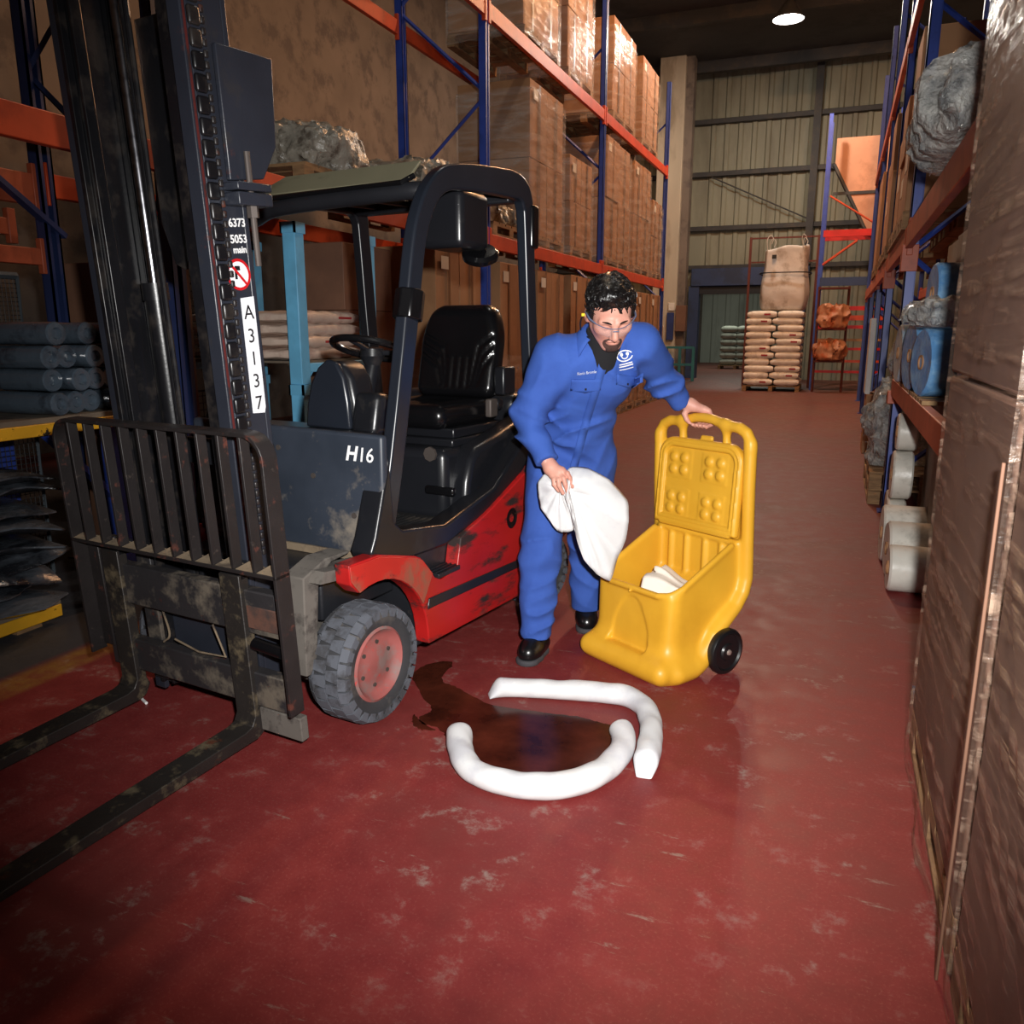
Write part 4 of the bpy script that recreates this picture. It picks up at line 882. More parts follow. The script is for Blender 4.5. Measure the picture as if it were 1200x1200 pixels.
for i in range(4):
    for j in (0, 1):
        o = ps.copy(); COL.objects.link(o); o.location = (-3.66 - 0.48 * j, 5.16 + 0.03 * (i % 2), 1.12 + 0.155 + 0.044 + 0.084 * i); o.rotation_euler = (0, 0, PI / 2 + rad((-2, 3, -1, 2)[i]))
        tag(o, 'pale pinkish sack lying in the upper light blue post pallet', 'sack', 'pale sacks in the post pallet')
        if j == 0 and i in (1, 3):
            pr = MB(); pr.bb((-0.22 + 0.1 * i, -0.2335, -0.010), (-0.04 + 0.1 * i, -0.231, 0.006)); pr.build('red_print', 'print_red', o)
for i, (x, y, z, s_) in enumerate(((-4.2, 6.55, 0, 0.9), (-4.2, 6.55, 0.9, 0.75), (-4.2, 6.5, 1.65, 0.55), (-4.45, 4.3, 0.0, 0.8), (-4.45, 4.3, 0.8, 0.5), (-4.45, 4.3, 1.3, 0.6))):
    c = MB(); c.bb((-0.3, -0.4 if y > 5 else -0.28, 0), (0.3, 0.4 if y > 5 else 0.28, s_ - 0.002)); o = c.build('carton', 'cardboard_dark', bevel=0.006, loc=(x, y, z)); tag(o, ('tall brown carton on the floor between the post pallets and the carton loads', 'middle brown carton of the pile between post pallets and carton loads', 'top brown carton of the pile between post pallets and carton loads', 'large brown carton on the floor between mesh screen and post pallets', 'low brown carton sandwiched between two others by the mesh screen', 'upper brown carton of the pile between mesh screen and post pallets')[i], 'carton', 'cartons beside the post pallets')
# ------------------------------------------------------------------ right hand racking and its stock
RX0, RX1 = 0.47, 1.45
RR = thing('pallet_rack', 'blue and brown orange pallet racking behind the film wrapped loads on the right', 'rack', (0, 0, 0))
RY = (3.55, 7.38, 10.3, 13.3, 16.3, 19.2)
for y in RY: upright(RX0, RX1, y, 6.4, RR)
for i, (a, b) in enumerate(zip(RY[:-1], RY[1:])):
    if i == 0:
        beam(RX0 - 0.03, 3.13, b, 1.10, 0.13, RR, 'rack_brown_orange'); beam(RX1, 3.13, b, 1.10, 0.13, RR, 'rack_brown_orange')
    beam(RX0 - 0.03, 3.2 if i == 0 else a, b, 2.27, 0.17, RR, 'rack_brown_orange'); beam(RX1, a, b, 2.27, 0.17, RR, 'rack_brown_orange')
    beam(RX0 - 0.03, a, b, 4.5, 0.15, RR, 'rack_brown_orange')
    if i < 2:
        m = MB(); m.bb((RX0 - 0.075, b - 0.062, 1.93), (RX0 + 0.045, b + 0.062, 2.13)); m.build('post_sleeve', 'rack_brown_orange', RR, bevel=0.004)
m = MB(); m.bb((RX0 - 0.075, 7.318, 0.90), (RX0 + 0.045, 7.442, 1.0)); m.build('post_sleeve', 'rack_brown_orange', RR, bevel=0.004)
for y in np.arange(4.75, 7.25, 0.155):
    m = MB(); m.bb((RX0 - 0.05, y, 1.101), (RX1 - 0.02, y + 0.13, 1.122)); m.build('deck_slat', 'plank', RR)
# boards on edge leaning between the beams
M('grey_board', (150, 144, 134), 0.85, 0.0, c2=(128, 120, 110), scale=2.5, stretch=(1, 1, 0.5))
M('blue_film', (96, 152, 208), 0.25, 0.0, c2=(140, 186, 222), scale=7, lo=0.45, hi=0.65, bump=0.5, bscale=14, bdist=0.015, spec=0.6)
M('pale_blue_film', (176, 196, 208), 0.25, 0.0, c2=(130, 160, 186), scale=6, bump=0.5, bscale=16, bdist=0.012)
M('white_film', (206, 202, 192), 0.35, 0.0, c2=(176, 172, 162), scale=6, bump=0.35, bscale=14, bdist=0.01, spec=0.5)
M('white_side', (214, 212, 206), 0.5)
for i, (y, w, h) in enumerate(((5.35, 0.62, 2.02), (6.02, 0.62, 2.02))):
    m = MB(); m.bb((0, -w / 2, 0), (0.05, w / 2, h)); o = m.build('grey_board', 'grey_board', bevel=0.004, loc=(0.60 + 0.02 * i, y, 0.0)); tag(o, ('tall grey board standing upright behind the beam, next to the film wrapped load', 'tall grey board standing upright behind the beam, next to the blue rack post')[i], 'board', 'grey boards on the right racking')
def film_roll(name, r, L, loc, rot, mat, side, label, cat='film roll', group=None, core=0.04):
    o = thing(name, label, cat, loc, 0, group); o.rotation_euler = rot
    m = MB(); m.lathe([(core, 0.004), (r - 0.012, 0.0), (r, 0.012), (r - 0.002, L * 0.5), (r, L - 0.012), (r - 0.012, L), (core, L - 0.004)], axis='x', n=32); m.build('wound_film', mat, o, smooth=40)
    m = MB(); m.lathe([(core - 0.008, -0.004), (core, -0.004), (core, L + 0.004), (core - 0.008, L + 0.004)], axis='x', n=20, closed=True); m.build('core', 'cardboard', o)
    return o
film_roll('film_roll', 0.205, 0.46, (0.40, 5.62, 1.329), (0, 0, rad(8)), 'blue_film', 'blue_film', 'bright blue film roll lying on the plank shelf, end towards the aisle')
film_roll('film_roll', 0.185, 0.40, (0.42, 5.05, 1.309), (0, 0, rad(12)), 'blue_film', 'blue_film', 'bright blue film roll against the film wrapped load')
film_roll('film_roll', 0.20, 0.44, (0.385, 6.45, 1.324), (0, 0, rad(4)), 'pale_blue_film', 'white_side', 'pale blue white film roll on the plank shelf next to the blue one')
film_roll('film_roll', 0.17, 0.42, (0.46, 5.30, 1.68), (0, 0, rad(6)), 'blue_film', 'blue_film', 'bright blue film roll resting on top of two others')
film_roll('film_roll', 0.135, 0.55, (0.36, 5.06, 0.136), (0, 0, rad(2)), 'white_film', 'white_side', 'white film roll on the floor lying nearest the wrapped load, short one')
film_roll('film_roll', 0.17, 0.55, (0.365, 5.38, 0.171), (0, 0, rad(3)), 'white_film', 'white_side', 'white film roll on the floor between two others')
film_roll('film_roll', 0.185, 0.62, (0.35, 5.745, 0.186), (0, 0, rad(1)), 'white_film', 'white_side', 'white film roll on the floor under the grey boards, largest of its row')
film_roll('film_roll', 0.16, 0.12, (0.40, 6.25, 0.161), (0, 0, rad(0)), 'white_film', 'white_side', 'narrow white film roll on edge behind the floor rolls')
film_roll('film_roll', 0.17, 0.13, (0.41, 6.28, 0.49), (0, 0, rad(0)), 'white_film', 'white_side', 'narrow white film roll balanced on another narrow roll')
film_roll('film_roll', 0.13, 0.13, (0.42, 6.30, 0.79), (0, 0, rad(0)), 'white_film', 'white_side', 'smallest narrow white film roll at the top of its pile')
film_roll('film_roll', 0.15, 0.10, (0.42, 6.72, 0.151), (0, 0, rad(0)), 'white_film', 'white_side', 'thin white film roll on edge near the blue rack post')
# plastic bundles: loose clear film
def crumple(name, loc, s_, seed, label, mat='film_clear', cat='plastic bundle', h=0.035):
    o = lump_mb(s_[0], s_[1], s_[2], seed, h).build(name, mat); o.location = loc; tag(o, label, cat); return o
M('clear_sheet', (206, 206, 200), 0.14, 0.0, c2=(124, 128, 130), scale=9, lo=0.42, hi=0.62, spec=0.8, bump=1.0, bscale=22, bdist=0.05, bdetail=6)
MATS['clear_sheet'].node_tree.nodes['Principled BSDF'].inputs['Alpha'].default_value = 0.62
pl1 = thing('pallet', 'wooden pallet at the foot of the blue rack post', 'pallet', (0.78, 8.35, 0)); add_split_pallet(pl1, 0.9, 1.4, (0, 0, 0), 'runners'); add_split_pallet(pl1, 0.9, 1.4, (0, 0, 0.142), 'runners')
crumple('plastic_bundle', (0.60, 8.4, 0.284), (0.50, 1.0, 0.86), 11, 'tall glossy bundle of clear plastic on the wooden pallet', 'clear_sheet', h=0.024)
crumple('plastic_bundle', (0.68, 6.98, 1.123), (0.46, 0.36, 0.40), 12, 'loose clear plastic heap on the plank shelf by the post', 'clear_sheet')
crumple('plastic_bundle', (0.50, 5.05, 1.495), (0.36, 0.5, 0.13), 14, 'clear plastic draped over the blue rolls', 'clear_sheet', h=0.02)
crumple('plastic_bundle', (0.62, 4.7, 2.272), (0.5, 1.0, 0.40), 13, 'crumpled clear plastic on the upper beam', 'clear_sheet')
gb = MB(); gb.bb((-0.03, -0.25, 0), (0.03, 0.25, 0.9)); o = gb.build('white_board', 'white_side', bevel=0.004, loc=(0.62, 9.7, 0.9)); o.location = (0.36, 11.2, 0.72); tag(o, 'white board with green edge beside the far blue post', 'board')
M('pale_green', (176, 200, 150), 0.6); m = MB(); m.bb((0.0305, -0.25, 0.05), (0.034, 0.25, 0.85)); m.build('green_edge', 'pale_green', o)
sb = MB(); sb.bb((-0.2, -0.3, 0), (0.2, 0.3, 0.719)); o = sb.build('carton', 'cardboard', bevel=0.008, loc=(0.55, 11.2, 0)); tag(o, 'brown carton on the floor under the white board', 'carton')
sb = MB(); sb.bb((-0.25, -0.35, 0), (0.25, 0.35, 1.0)); o = sb.build('carton', 'cardboard_dark', bevel=0.008, loc=(0.95, 12.2, 0)); tag(o, 'dark brown carton standing deep between the blue posts', 'carton')
# cartons on the upper level of the right racking
up = ((7.95, 0.5, 0.62, 0.75, 0), (8.75, 0.5, 0.7, 0.55, 0), (8.75, 0.5, 0.6, 0.5, 0.552), (9.5, 0.52, 0.6, 0.9, 0), (11.0, 0.5, 0.8, 0.8, 0), (12.0, 0.5, 0.8, 1.1, 0), (11.0, 0.5, 0.7, 0.6, 0.802), (7.95, 0.5, 0.6, 0.6, 0.752), (14.3, 0.5, 1.2, 1.3, 0))
for i, (y, dx, w, h, z) in enumerate(up):
    c = MB(); c.bb((-0.40, -w / 2, 0), (0.40, w / 2, h)); o = c.build('carton', 'cardboard', bevel=0.008, loc=(0.80 + 0.02 * (i % 2), y, 2.274 + 0.144 + z))
    tag(o, ('brown carton with a white paper label on the upper beam of the right racking' if i in (0, 1, 3, 5) else 'brown carton without a label stacked on another on the right racking' if z else 'plain brown carton standing on a pallet on the right racking'), 'carton', 'cartons on the right racking')
    if i in (0, 1, 3, 5):
        lb = MB(); lb.bb((-0.403, -0.16, h * 0.45), (-0.4005, 0.10, h * 0.45 + 0.16)); lb.build('paper_label', 'paper_label', o)
    if z == 0: add_pallet(tag(bpy.data.objects.new('pallet', None), 'wooden pallet under cartons on the upper beam', 'pallet', 'pallets on the right racking'), 0.9, round(w + 0.1, 2), (0, 0, 0), 'deck').parent.location = (0.84, y, 2.273)
for o in [q for q in bpy.data.objects if q.name.startswith('pallet') and q.type == 'EMPTY' and not q.users_collection]: COL.objects.link(o)

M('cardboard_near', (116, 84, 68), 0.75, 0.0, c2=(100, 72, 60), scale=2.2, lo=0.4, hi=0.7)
# --- two tall film-wrapped carton loads standing beside the camera
def near_load(y0, y1, lab, seed):
    X0, X1, Z1 = 0.345, 1.45, 2.55
    o = thing('wrapped_pallet_load', lab, 'pallet load', ((X0 + X1) / 2, (y0 + y1) / 2, 0))
    w, d = X1 - X0, y1 - y0; add_split_pallet(o, round(w, 2) - 0.01, round(d, 2) - 0.01, (0, 0, 0))
    for r, (a, b) in enumerate(((0.142, 1.335), (1.345, Z1))):
        c = MB(); c.bb((-w / 2 + 0.006, -d / 2 + 0.006, a), (w / 2, d / 2 - 0.006, b)); c.build('carton', 'cardboard_near', o, bevel=0.012)
    # film skin with diagonal pulled creases on every side
    rs = np.random.RandomState(seed); mb = MB(); n = 44; nz = 64; per = []
    for (p, q) in (((w / 2, -d / 2), (-w / 2, -d / 2)), ((-w / 2, -d / 2), (-w / 2, d / 2)), ((-w / 2, d / 2), (w / 2, d / 2)), ((w / 2, d / 2), (w / 2, -d / 2))):
        nn = n if p[0] == q[0] else 14
        for k in range(nn): t = k / nn; per.append((p[0] + (q[0] - p[0]) * t, p[1] + (q[1] - p[1]) * t, np.sign(p[0]) * (p[0] == q[0]), np.sign(p[1]) * (p[1] == q[1]), t))
    M_ = len(per); vs = []; ph = rs.rand(8) * 6.28
    for j in range(nz):
        z = 0.012 + (Z1 + 0.01) * j / (nz - 1)
        for (x, y, ax, ay, t) in per:
            s = (y if ax else x); e = math.sin(PI * t) ** 0.6
            pull = 0.5 + 0.5 * math.sin(7 * s + 5.0 * z + ph[0]) ; cr = (0.5 + 0.5 * math.sin(34 * (z - 0.9 * s * np.sign(1.33 - z)) + 5 * math.sin(3 * s + ph[1]) + ph[2])) ** 3
            cr2 = (0.5 + 0.5 * math.sin(61 * (z - 1.3 * s) + 4 * math.sin(5 * z + ph[3]))) ** 4
            waist = math.exp(-((z - 1.34) / 0.05) ** 2); off = 0.006 + e * (0.010 * pull * cr + 0.005 * cr2) * (1 - 0.6 * waist)
            if z < 0.35: off += 0.022 * e * (0.35 - z) / 0.35 * (0.5 + 0.5 * math.sin(s * 11 + ph[4]))
            vs.append((x + ax * off + (0 if ax else 0), y + ay * off, z))
    fs = [(j * M_ + i, (j + 1) * M_ + i, (j + 1) * M_ + (i + 1) % M_, j * M_ + (i + 1) % M_) for j in range(nz - 1) for i in range(M_)]
    mb.add(vs, fs).build('stretch_film', 'film_near', o, smooth=80)
    return o
near_load(1.905, 3.10, 'tall carton load wrapped in wrinkled clear film, the one beside the plank shelf of rolls', 5)
near_load(0.68, 1.86, 'tall carton load wrapped in wrinkled clear film, farther from the plank shelf of rolls', 9)
m = MB(); m.bb((-0.002, -0.006, 0), (0.005, 0.006, 1.22)); o = m.build('corner_batten', 'cardboard_dark', bevel=0.002, loc=(0.325, 1.882, 0.0)); tag(o, 'thin pale edge batten standing between the two film wrapped loads', 'batten')

# ------------------------------------------------------------------ far end of the aisle
M('sack_cream', (232, 222, 208), 0.6, 0.0, c2=(216, 204, 188), scale=5, bump=0.2, bscale=16, bdist=0.01)
M('sack_grey', (176, 178, 164), 0.6, 0.0, c2=(150, 152, 140), scale=5)
M('bag_fabric', (214, 208, 202), 0.7, 0.0, c2=(176, 164, 152), scale=2, bump=0.3, bscale=5, bdist=0.04)
M('bag_black', (22, 22, 24), 0.5)
sp = thing('pallet', 'wooden pallet under the tall stack of cream sacks', 'pallet', (-1.52, 22.05, 0)); add_pallet(sp, 1.36, 1.3, (0, 0, 0), 'deck')
sk = sack_mb(0.70, 0.45, 0.175, 0.025).build('sack', 'sack_cream'); COL.objects.unlink(sk)
sk2 = sack_mb(0.60, 0.45, 0.175, 0.025, 2).build('sack', 'sack_cream'); COL.objects.unlink(sk2)
for L in range(11):
    for row in range(3):
        for c_ in (0, 1):
            big = (c_ == L % 2); o = (sk if big else sk2).copy(); COL.objects.link(o)
            x0 = -1.52 + (-0.335 if c_ == 0 else 0.335) + (0.03 if (L % 2 == 0) else -0.03)
            o.location = (x0 + random.uniform(-0.012, 0.012), 22.05 - 0.43 + 0.43 * row + random.uniform(-0.01, 0.01), 0.145 + 0.086 + 0.163 * L); o.rotation_euler = (0, rad(random.uniform(-1, 1)), rad(random.uniform(-2, 2)))
            tag(o, 'cream sack in the tall pallet stack below the big bulk bag', 'sack', 'cream sacks under the bulk bag')
            if row == 0 and (L * 2 + c_) % 5 in (0, 3):
                pr = MB(); pr.bb((0.05, -0.2285, -0.02), (0.20, -0.2265, 0.02)); pr.build('red_print', 'print_red', o)
def bulk_bag():
    o = thing('bulk_bag', 'large woven bulk bag with lifting loops on top of the cream sacks', 'bulk bag', (-1.38, 22.05, 1.945))
    def f(G):
        X, Y, Z = G; s = 1 - 0.06 * ((Z - 0.7) / 0.7) ** 2; bul = 0.53 * s + 0.03 * np.sin(Z * 4.4)
        w = np.sqrt(np.maximum(np.abs(X), np.abs(Y)) ** 2 * 0.55 + 0.45 * (X * X + Y * Y) * 0.82)
        top = 1.42 + 0.28 * np.maximum(np.abs(X), np.abs(Y)) ** 2 * 1.6 + 0.10 * X
        d = smax(w - bul, Z - top, 0.06); d = smax(d, -Z + 0.01, 0.12)
        return d + 0.010 * np.sin(X * 9 + Z * 5) * np.sin(Y * 8 - Z * 3)
    relax(sdf_mb(f, (-0.72, -0.72, -0.05), (0.72, 0.72, 1.9), 0.035), 1).build('bag_body', 'bag_fabric', o, smooth=80)
    for x, y in ((-0.42, -0.42), (0.42, -0.42), (-0.42, 0.42), (0.42, 0.42)):
        m = MB(); m.tube(spline([(x, y, 1.40), (x * 0.95 - 0.05, y, 1.66), (x * 0.9, y, 1.78), (x * 0.9 + 0.07, y, 1.70), (x * 0.9 + 0.04, y, 1.58)], 5), 0.02, 6, flat=(0.06, 0.012)); m.build('lifting_loop', 'bag_fabric', o)
    m = MB(); m.tube([(0.600 * np.sign(math.cos(a)) * abs(math.cos(a)) ** 0.6, 0.600 * np.sign(math.sin(a)) * abs(math.sin(a)) ** 0.6, 0.90) for a in np.linspace(0, 2 * PI, 41)[:-1]], 0.014, 6, closed=True); m.build('tie_cord', 'bag_black', o)
    m = MB(); m.bb((-0.30, -0.62, 1.22), (-0.20, -0.56, 1.31)); m.build('document_pouch', 'bag_black', o)
bulk_bag()
s2 = sack_mb(0.62, 0.50, 0.26, 0.035, 5).build('sack', 'sack_grey'); COL.objects.unlink(s2)
fp = thing('pallet', 'pallet beyond the blue doorway under grey sacks', 'pallet', (-3.75, 33.9, 0)); add_pallet(fp, 1.3, 1.1, (0, 0, 0), 'deck')
for L in range(6):
    for c_ in (0, 1):
        o = s2.copy(); COL.objects.link(o); o.location = (-3.75 + (-0.31 if c_ == 0 else 0.31), 33.75, 0.145 + 0.13 + 0.25 * L); tag(o, 'grey sack stacked beyond the blue doorway', 'sack', 'grey sacks beyond the doorway')
# rusty hurdle frame behind the bulk bag
M('rust_red', (96, 44, 34), 0.8)
hf = thing('rusty_hurdle', 'thin rusty steel hurdle standing behind the bulk bag', 'hurdle', (-1.55, 23.2, 0))
for x in (-0.82, 0.85):
    m = MB(); m.bb((x - 0.03, -0.03, 0), (x + 0.03, 0.03, 3.85)); m.build('post', 'rust_red', hf)
for z in (3.2, 3.8):
    m = MB(); m.bb((-0.8, -0.02, z), (0.85, 0.02, z + 0.04)); m.build('rail', 'rust_red', hf)
# small rack across the end with red beams
ER = thing('pallet_rack', 'end rack with bright red beams beside the bulk bag', 'rack', (0, 0, 0))
for x in (-0.60, 0.95):
    for y in (22.35, 23.3):
        m = MB(); m.bb((x - 0.045, y - 0.04, 0), (x + 0.045, y + 0.04, 6.5)); m.build('post', 'rack_blue', ER)
for z, h, mt in ((3.86, 0.16, 'rack_red'), (2.06, 0.10, 'rack_red'), (1.84, 0.12, 'rack_orange'), (1.60, 0.08, 'rack_red'), (1.28, 0.06, 'cardboard'), (1.06, 0.06, 'rack_red'), (0.76, 0.06, 'rack_orange'), (0.50, 0.06, 'rack_red')):
    m = MB(); m.bb((-0.58, 22.30, z - h), (0.93, 22.36, z)); m.build('beam', mt, ER)
    if z > 3: 
        m = MB(); m.bb((-0.58, 23.26, z - h), (0.93, 23.32, z)); m.build('beam', mt, ER)
m = MB(); m.bb((-0.58, 22.28, 2.55), (0.93, 22.40, 2.75)); m.build('beam', 'door_blue', ER)
m = MB(); m.tube([(-0.55, 22.33, 3.05), (0.2, 22.33, 3.60)], 0.03, 6); m.tube([(-0.5, 22.33, 4.65), (0.6, 22.33, 3.95)], 0.022, 6); m.build('brace', 'rack_orange', ER)
M('warm_panel', (206, 148, 116), 0.7, 0.0, c2=(190, 132, 100), scale=1.5)
o = thing('hopper_panel', 'large warm coloured sloping panel above the red beam', 'panel', (0.15, 23.0, 3.87))
m = MB(); m.prism([(-0.60, 2.2), (-0.60, 1.55), (0.25, 0.02), (1.05, 0.02), (1.05, 2.2)], -0.02, 0.02, 'y'); m.build('sheet', 'warm_panel', o)
m = MB(); m.tube([(-0.62, 0, 1.6), (0.22, 0, 0.03)], 0.05, 6); m.bb((-0.6, -0.05, 0.88), (1.05, -0.021, 0.95)); m.build('edge_frame', 'girt_steel', o)
# trolley with orange bags
M('orange_bag', (176, 118, 84), 0.6, 0.0, c2=(170, 84, 40), scale=3, bump=0.3, bscale=6, bdist=0.03)
tr = thing('bag_trolley', 'tubular steel trolley carrying two orange bags before the end rack', 'trolley', (-0.22, 21.6, 0))
for x in (-0.33, 0.33):
    m = MB(); m.tube([(x, 0.1, 0), (x, 0.0, 1.2), (x, -0.05, 2.5)], 0.03, 8); m.build('side_tube', 'rust_red', tr)
for z in (0.75, 1.5, 2.45):
    m = MB(); m.bb((-0.33, -0.30, z - 0.02), (0.33, 0.06, z + 0.02)); m.build('tray', 'rust_red', tr)
for z, h in ((0.775, 0.58), (1.525, 0.70)):
    o = lump_mb(0.56, 0.42, h * 0.9, int(z * 10), 0.035).build('orange_bag', 'orange_bag'); o.location = (-0.22, 21.47, z); tag(o, 'orange bag sitting on the tubular trolley', 'bag', 'orange bags on the trolley')
# teal guard rail and things hung on the column
M('teal_paint', (46, 110, 112), 0.5); M('apron_blue', (44, 58, 110), 0.8)
gr = thing('guard_rail', 'teal steel guard rail at the foot of the pale column', 'rail', (-4.45, 24.9, 0))
for x in (-0.35, 0.05, 0.45):
    m = MB(); m.bb((x - 0.04, -0.04, 0), (x + 0.04, 0.04, 1.0)); m.build('post', 'teal_paint', gr)
for z in (0.45, 0.95):
    m = MB(); m.bb((-0.35, -0.03, z), (0.45, 0.03, z + 0.07)); m.build('rail', 'teal_paint', gr)
for nm, lo, hi, mt, lab, cat in (('apron', (-4.86, 25.05, 1.2), (-4.66, 25.145, 2.0), 'apron_blue', 'dark blue apron hanging on the pale column', 'apron'), ('wall_cabinet', (-4.60, 25.02, 1.45), (-4.30, 25.295, 2.2), 'cardboard_dark', 'brown cabinet fixed beside the pale column', 'cabinet'),
        ('notice_board', (-5.25, 25.10, 1.05), (-4.98, 25.145, 1.60), 'cardboard', 'small tan notice board low on the pale column', 'notice'), ('notice', (-4.84, 25.10, 2.05), (-4.66, 25.145, 2.28), 'sack_cream', 'cream notice sheet above the blue apron', 'notice'), ('carton', (-5.3, 24.45, 0.0), (-4.9, 24.85, 1.15), 'cardboard', 'tall brown carton standing by the teal guard rail', 'carton')):
    m = MB(); c = [(a + b) / 2 for a, b in zip(lo, hi)]; m.box((0, 0, (hi[2] - lo[2]) / 2), [b - a for a, b in zip(lo, hi)]); o = m.build(nm, mt, bevel=0.01, loc=(c[0], c[1], lo[2])); tag(o, lab, cat)
# ------------------------------------------------------------------ yellow spill trolley
M('yellow_plastic', (218, 164, 46), 0.42, 0.0, c2=(212, 156, 40), scale=3, lo=0.4, hi=0.7, spec=0.45, bump=0.02, bscale=200)
M('wheel_black', (20, 20, 22), 0.35, 0.0, c2=(40, 40, 42), scale=12, lo=0.6, hi=0.7)
M('cap_chrome', (190, 170, 160), 0.3, 0.6)
M('absorbent_white', (216, 216, 216), 0.9, 0.0, c2=(204, 204, 208), scale=5, var=0.02, bump=0.35, bscale=16, bdist=0.006, bdetail=5)
M('pad_cream', (236, 226, 212), 0.9, 0.0, c2=(226, 214, 198), scale=5, var=0.02, bump=0.2, bscale=60, bdist=0.004)
def sd_poly(Y, Z, poly):
    d = np.full(Y.shape, 1e9, np.float32); s = np.ones(Y.shape, np.float32); n = len(poly)
    for i in range(n):
        a, b = poly[i], poly[i - 1]; ey, ez = b[0] - a[0], b[1] - a[1]; wy, wz = Y - a[0], Z - a[1]
        t = np.clip((wy * ey + wz * ez) / (ey * ey + ez * ez), 0, 1); d = np.minimum(d, (wy - ey * t) ** 2 + (wz - ez * t) ** 2)
        c1, c2, c3 = Z >= a[1], Z < b[1], ey * wz > ez * wy; c = (c1 & c2 & c3) | (~c1 & ~c2 & ~c3); s = np.where(c, -s, s)
    return s * np.sqrt(d)
XC = 0.012
CT = thing('spill_trolley', 'yellow plastic two wheeled spill trolley with its lid open', 'trolley', (-0.792, 3.395, 0), rad(-32))
side_path = [(0.450, 1.00), (0.455, 0.80), (0.468, 0.58), (0.480, 0.40), (0.462, 0.335), (0.415, 0.275), (0.34, 0.225), (0.275, 0.175), (0.235, 0.115), (0.205, 0.065), (0.15, 0.045), (0.06, 0.042)]
def cart_sdf(G):
    X, Y, Z = G[0] - XC, G[1], G[2]; G = (X, Y, Z); ax = np.abs(X); GA = (ax, Y, Z)
    outer = [(0.012, 0.02), (0.030, 0.375), (0.40, 0.555), (0.455, 0.560), (0.470, 0.37), (0.40, 0.275), (0.31, 0.215), (0.235, 0.14), (0.19, 0.02)]
    inner = [(0.045, 0.05), (0.052, 0.9), (0.435, 0.9), (0.435, 0.37), (0.37, 0.29), (0.28, 0.23), (0.205, 0.15), (0.17, 0.05)]
    def plan(hx, y0, y1, r):
        qx = ax - (hx - r); qy = np.abs(Y - (y0 + y1) / 2) - ((y1 - y0) / 2 - r)
        return np.sqrt(np.maximum(qx, 0) ** 2 + np.maximum(qy, 0) ** 2) + np.minimum(np.maximum(qx, qy), 0) - r
    d = smax(plan(0.238, 0.004, 0.52, 0.085), sd_poly(Y, Z, outer), 0.02)
    # bulging foot round the base and rolled side tubes
    d = smin(d, sd_box((X, Y, Z), (0, 0.075, 0.050), (0.535, 0.270, 0.096), 0.046), 0.085)
    sp = sd_path(GA, [(0.262, y, z) for y, z in side_path], [0.028] * 6 + [0.032] * 6, 0.0); d = smin(d, sp, 0.035)
    # back panel between the tubes, handle with three openings
    bp = sd_box(G, (0, 0.472, 0.66), (0.54, 0.022, 0.62), 0.01); d = smin(d, bp, 0.02)
    arch = [(0.262, 0.450, 0.98), (0.258, 0.450, 1.015), (0.238, 0.450, 1.048), (0.20, 0.450, 1.066), (0.15, 0.450, 1.070), (0.10, 0.450, 1.078), (0.05, 0.450, 1.092), (0.0, 0.450, 1.095)]
    d = smin(d, sd_path(GA, arch, [0.025] * 4 + [0.022] * 4, 0.0), 0.012)
    d = smin(d, sd_cone(GA, (0.125, 0.452, 1.075), (0.128, 0.462, 0.955), 0.017, 0.020), 0.035)
    # hollow
    hol = smax(plan(0.212, 0.030, 0.60, 0.066), sd_poly(Y, Z, inner), 0.03); hol = np.maximum(hol, Y - 0.440); d = smax(d, -hol, 0.012)
    # rim lip
    rim = [(0.0, 0.028, 0.372), (0.15, 0.028, 0.372), (0.205, 0.050, 0.383), (0.228, 0.10, 0.408), (0.230, 0.40, 0.552)]; d = smin(d, sd_path(GA, rim, [0.014] * 5, 0.0), 0.008)
    d = smin(d, sd_cone(GA, (0.228, 0.44, 0.558), (0, 0.44, 0.558), 0.014, 0.014), 0.008)
    # arch pressed into the front, flutes on the inside of the back
    ar = np.maximum(np.sqrt((X / 0.115) ** 2 + ((Z - 0.075) / 0.255) ** 2) - 1, -(Z - 0.105) * 8) * 0.09
    d = smax(d, -np.maximum(ar, Y - 0.017 - 0.05 * Z), 0.005)
    d = smin(d, sd_ell(G, (0, 0.012, 0.36), (0.008, 0.008, 0.008)), 0.004)
    for xf in (0.055, 0.15): d = smin(d, sd_cone(GA, (xf, 0.436, 0.34), (xf, 0.436, 0.53), 0.016, 0.016), 0.01)
    return d
relax(sdf_mb(cart_sdf, (-0.325, -0.11, -0.02), (0.345, 0.53, 1.15), 0.0068), 2).build('bin', 'yellow_plastic', CT, smooth=60)
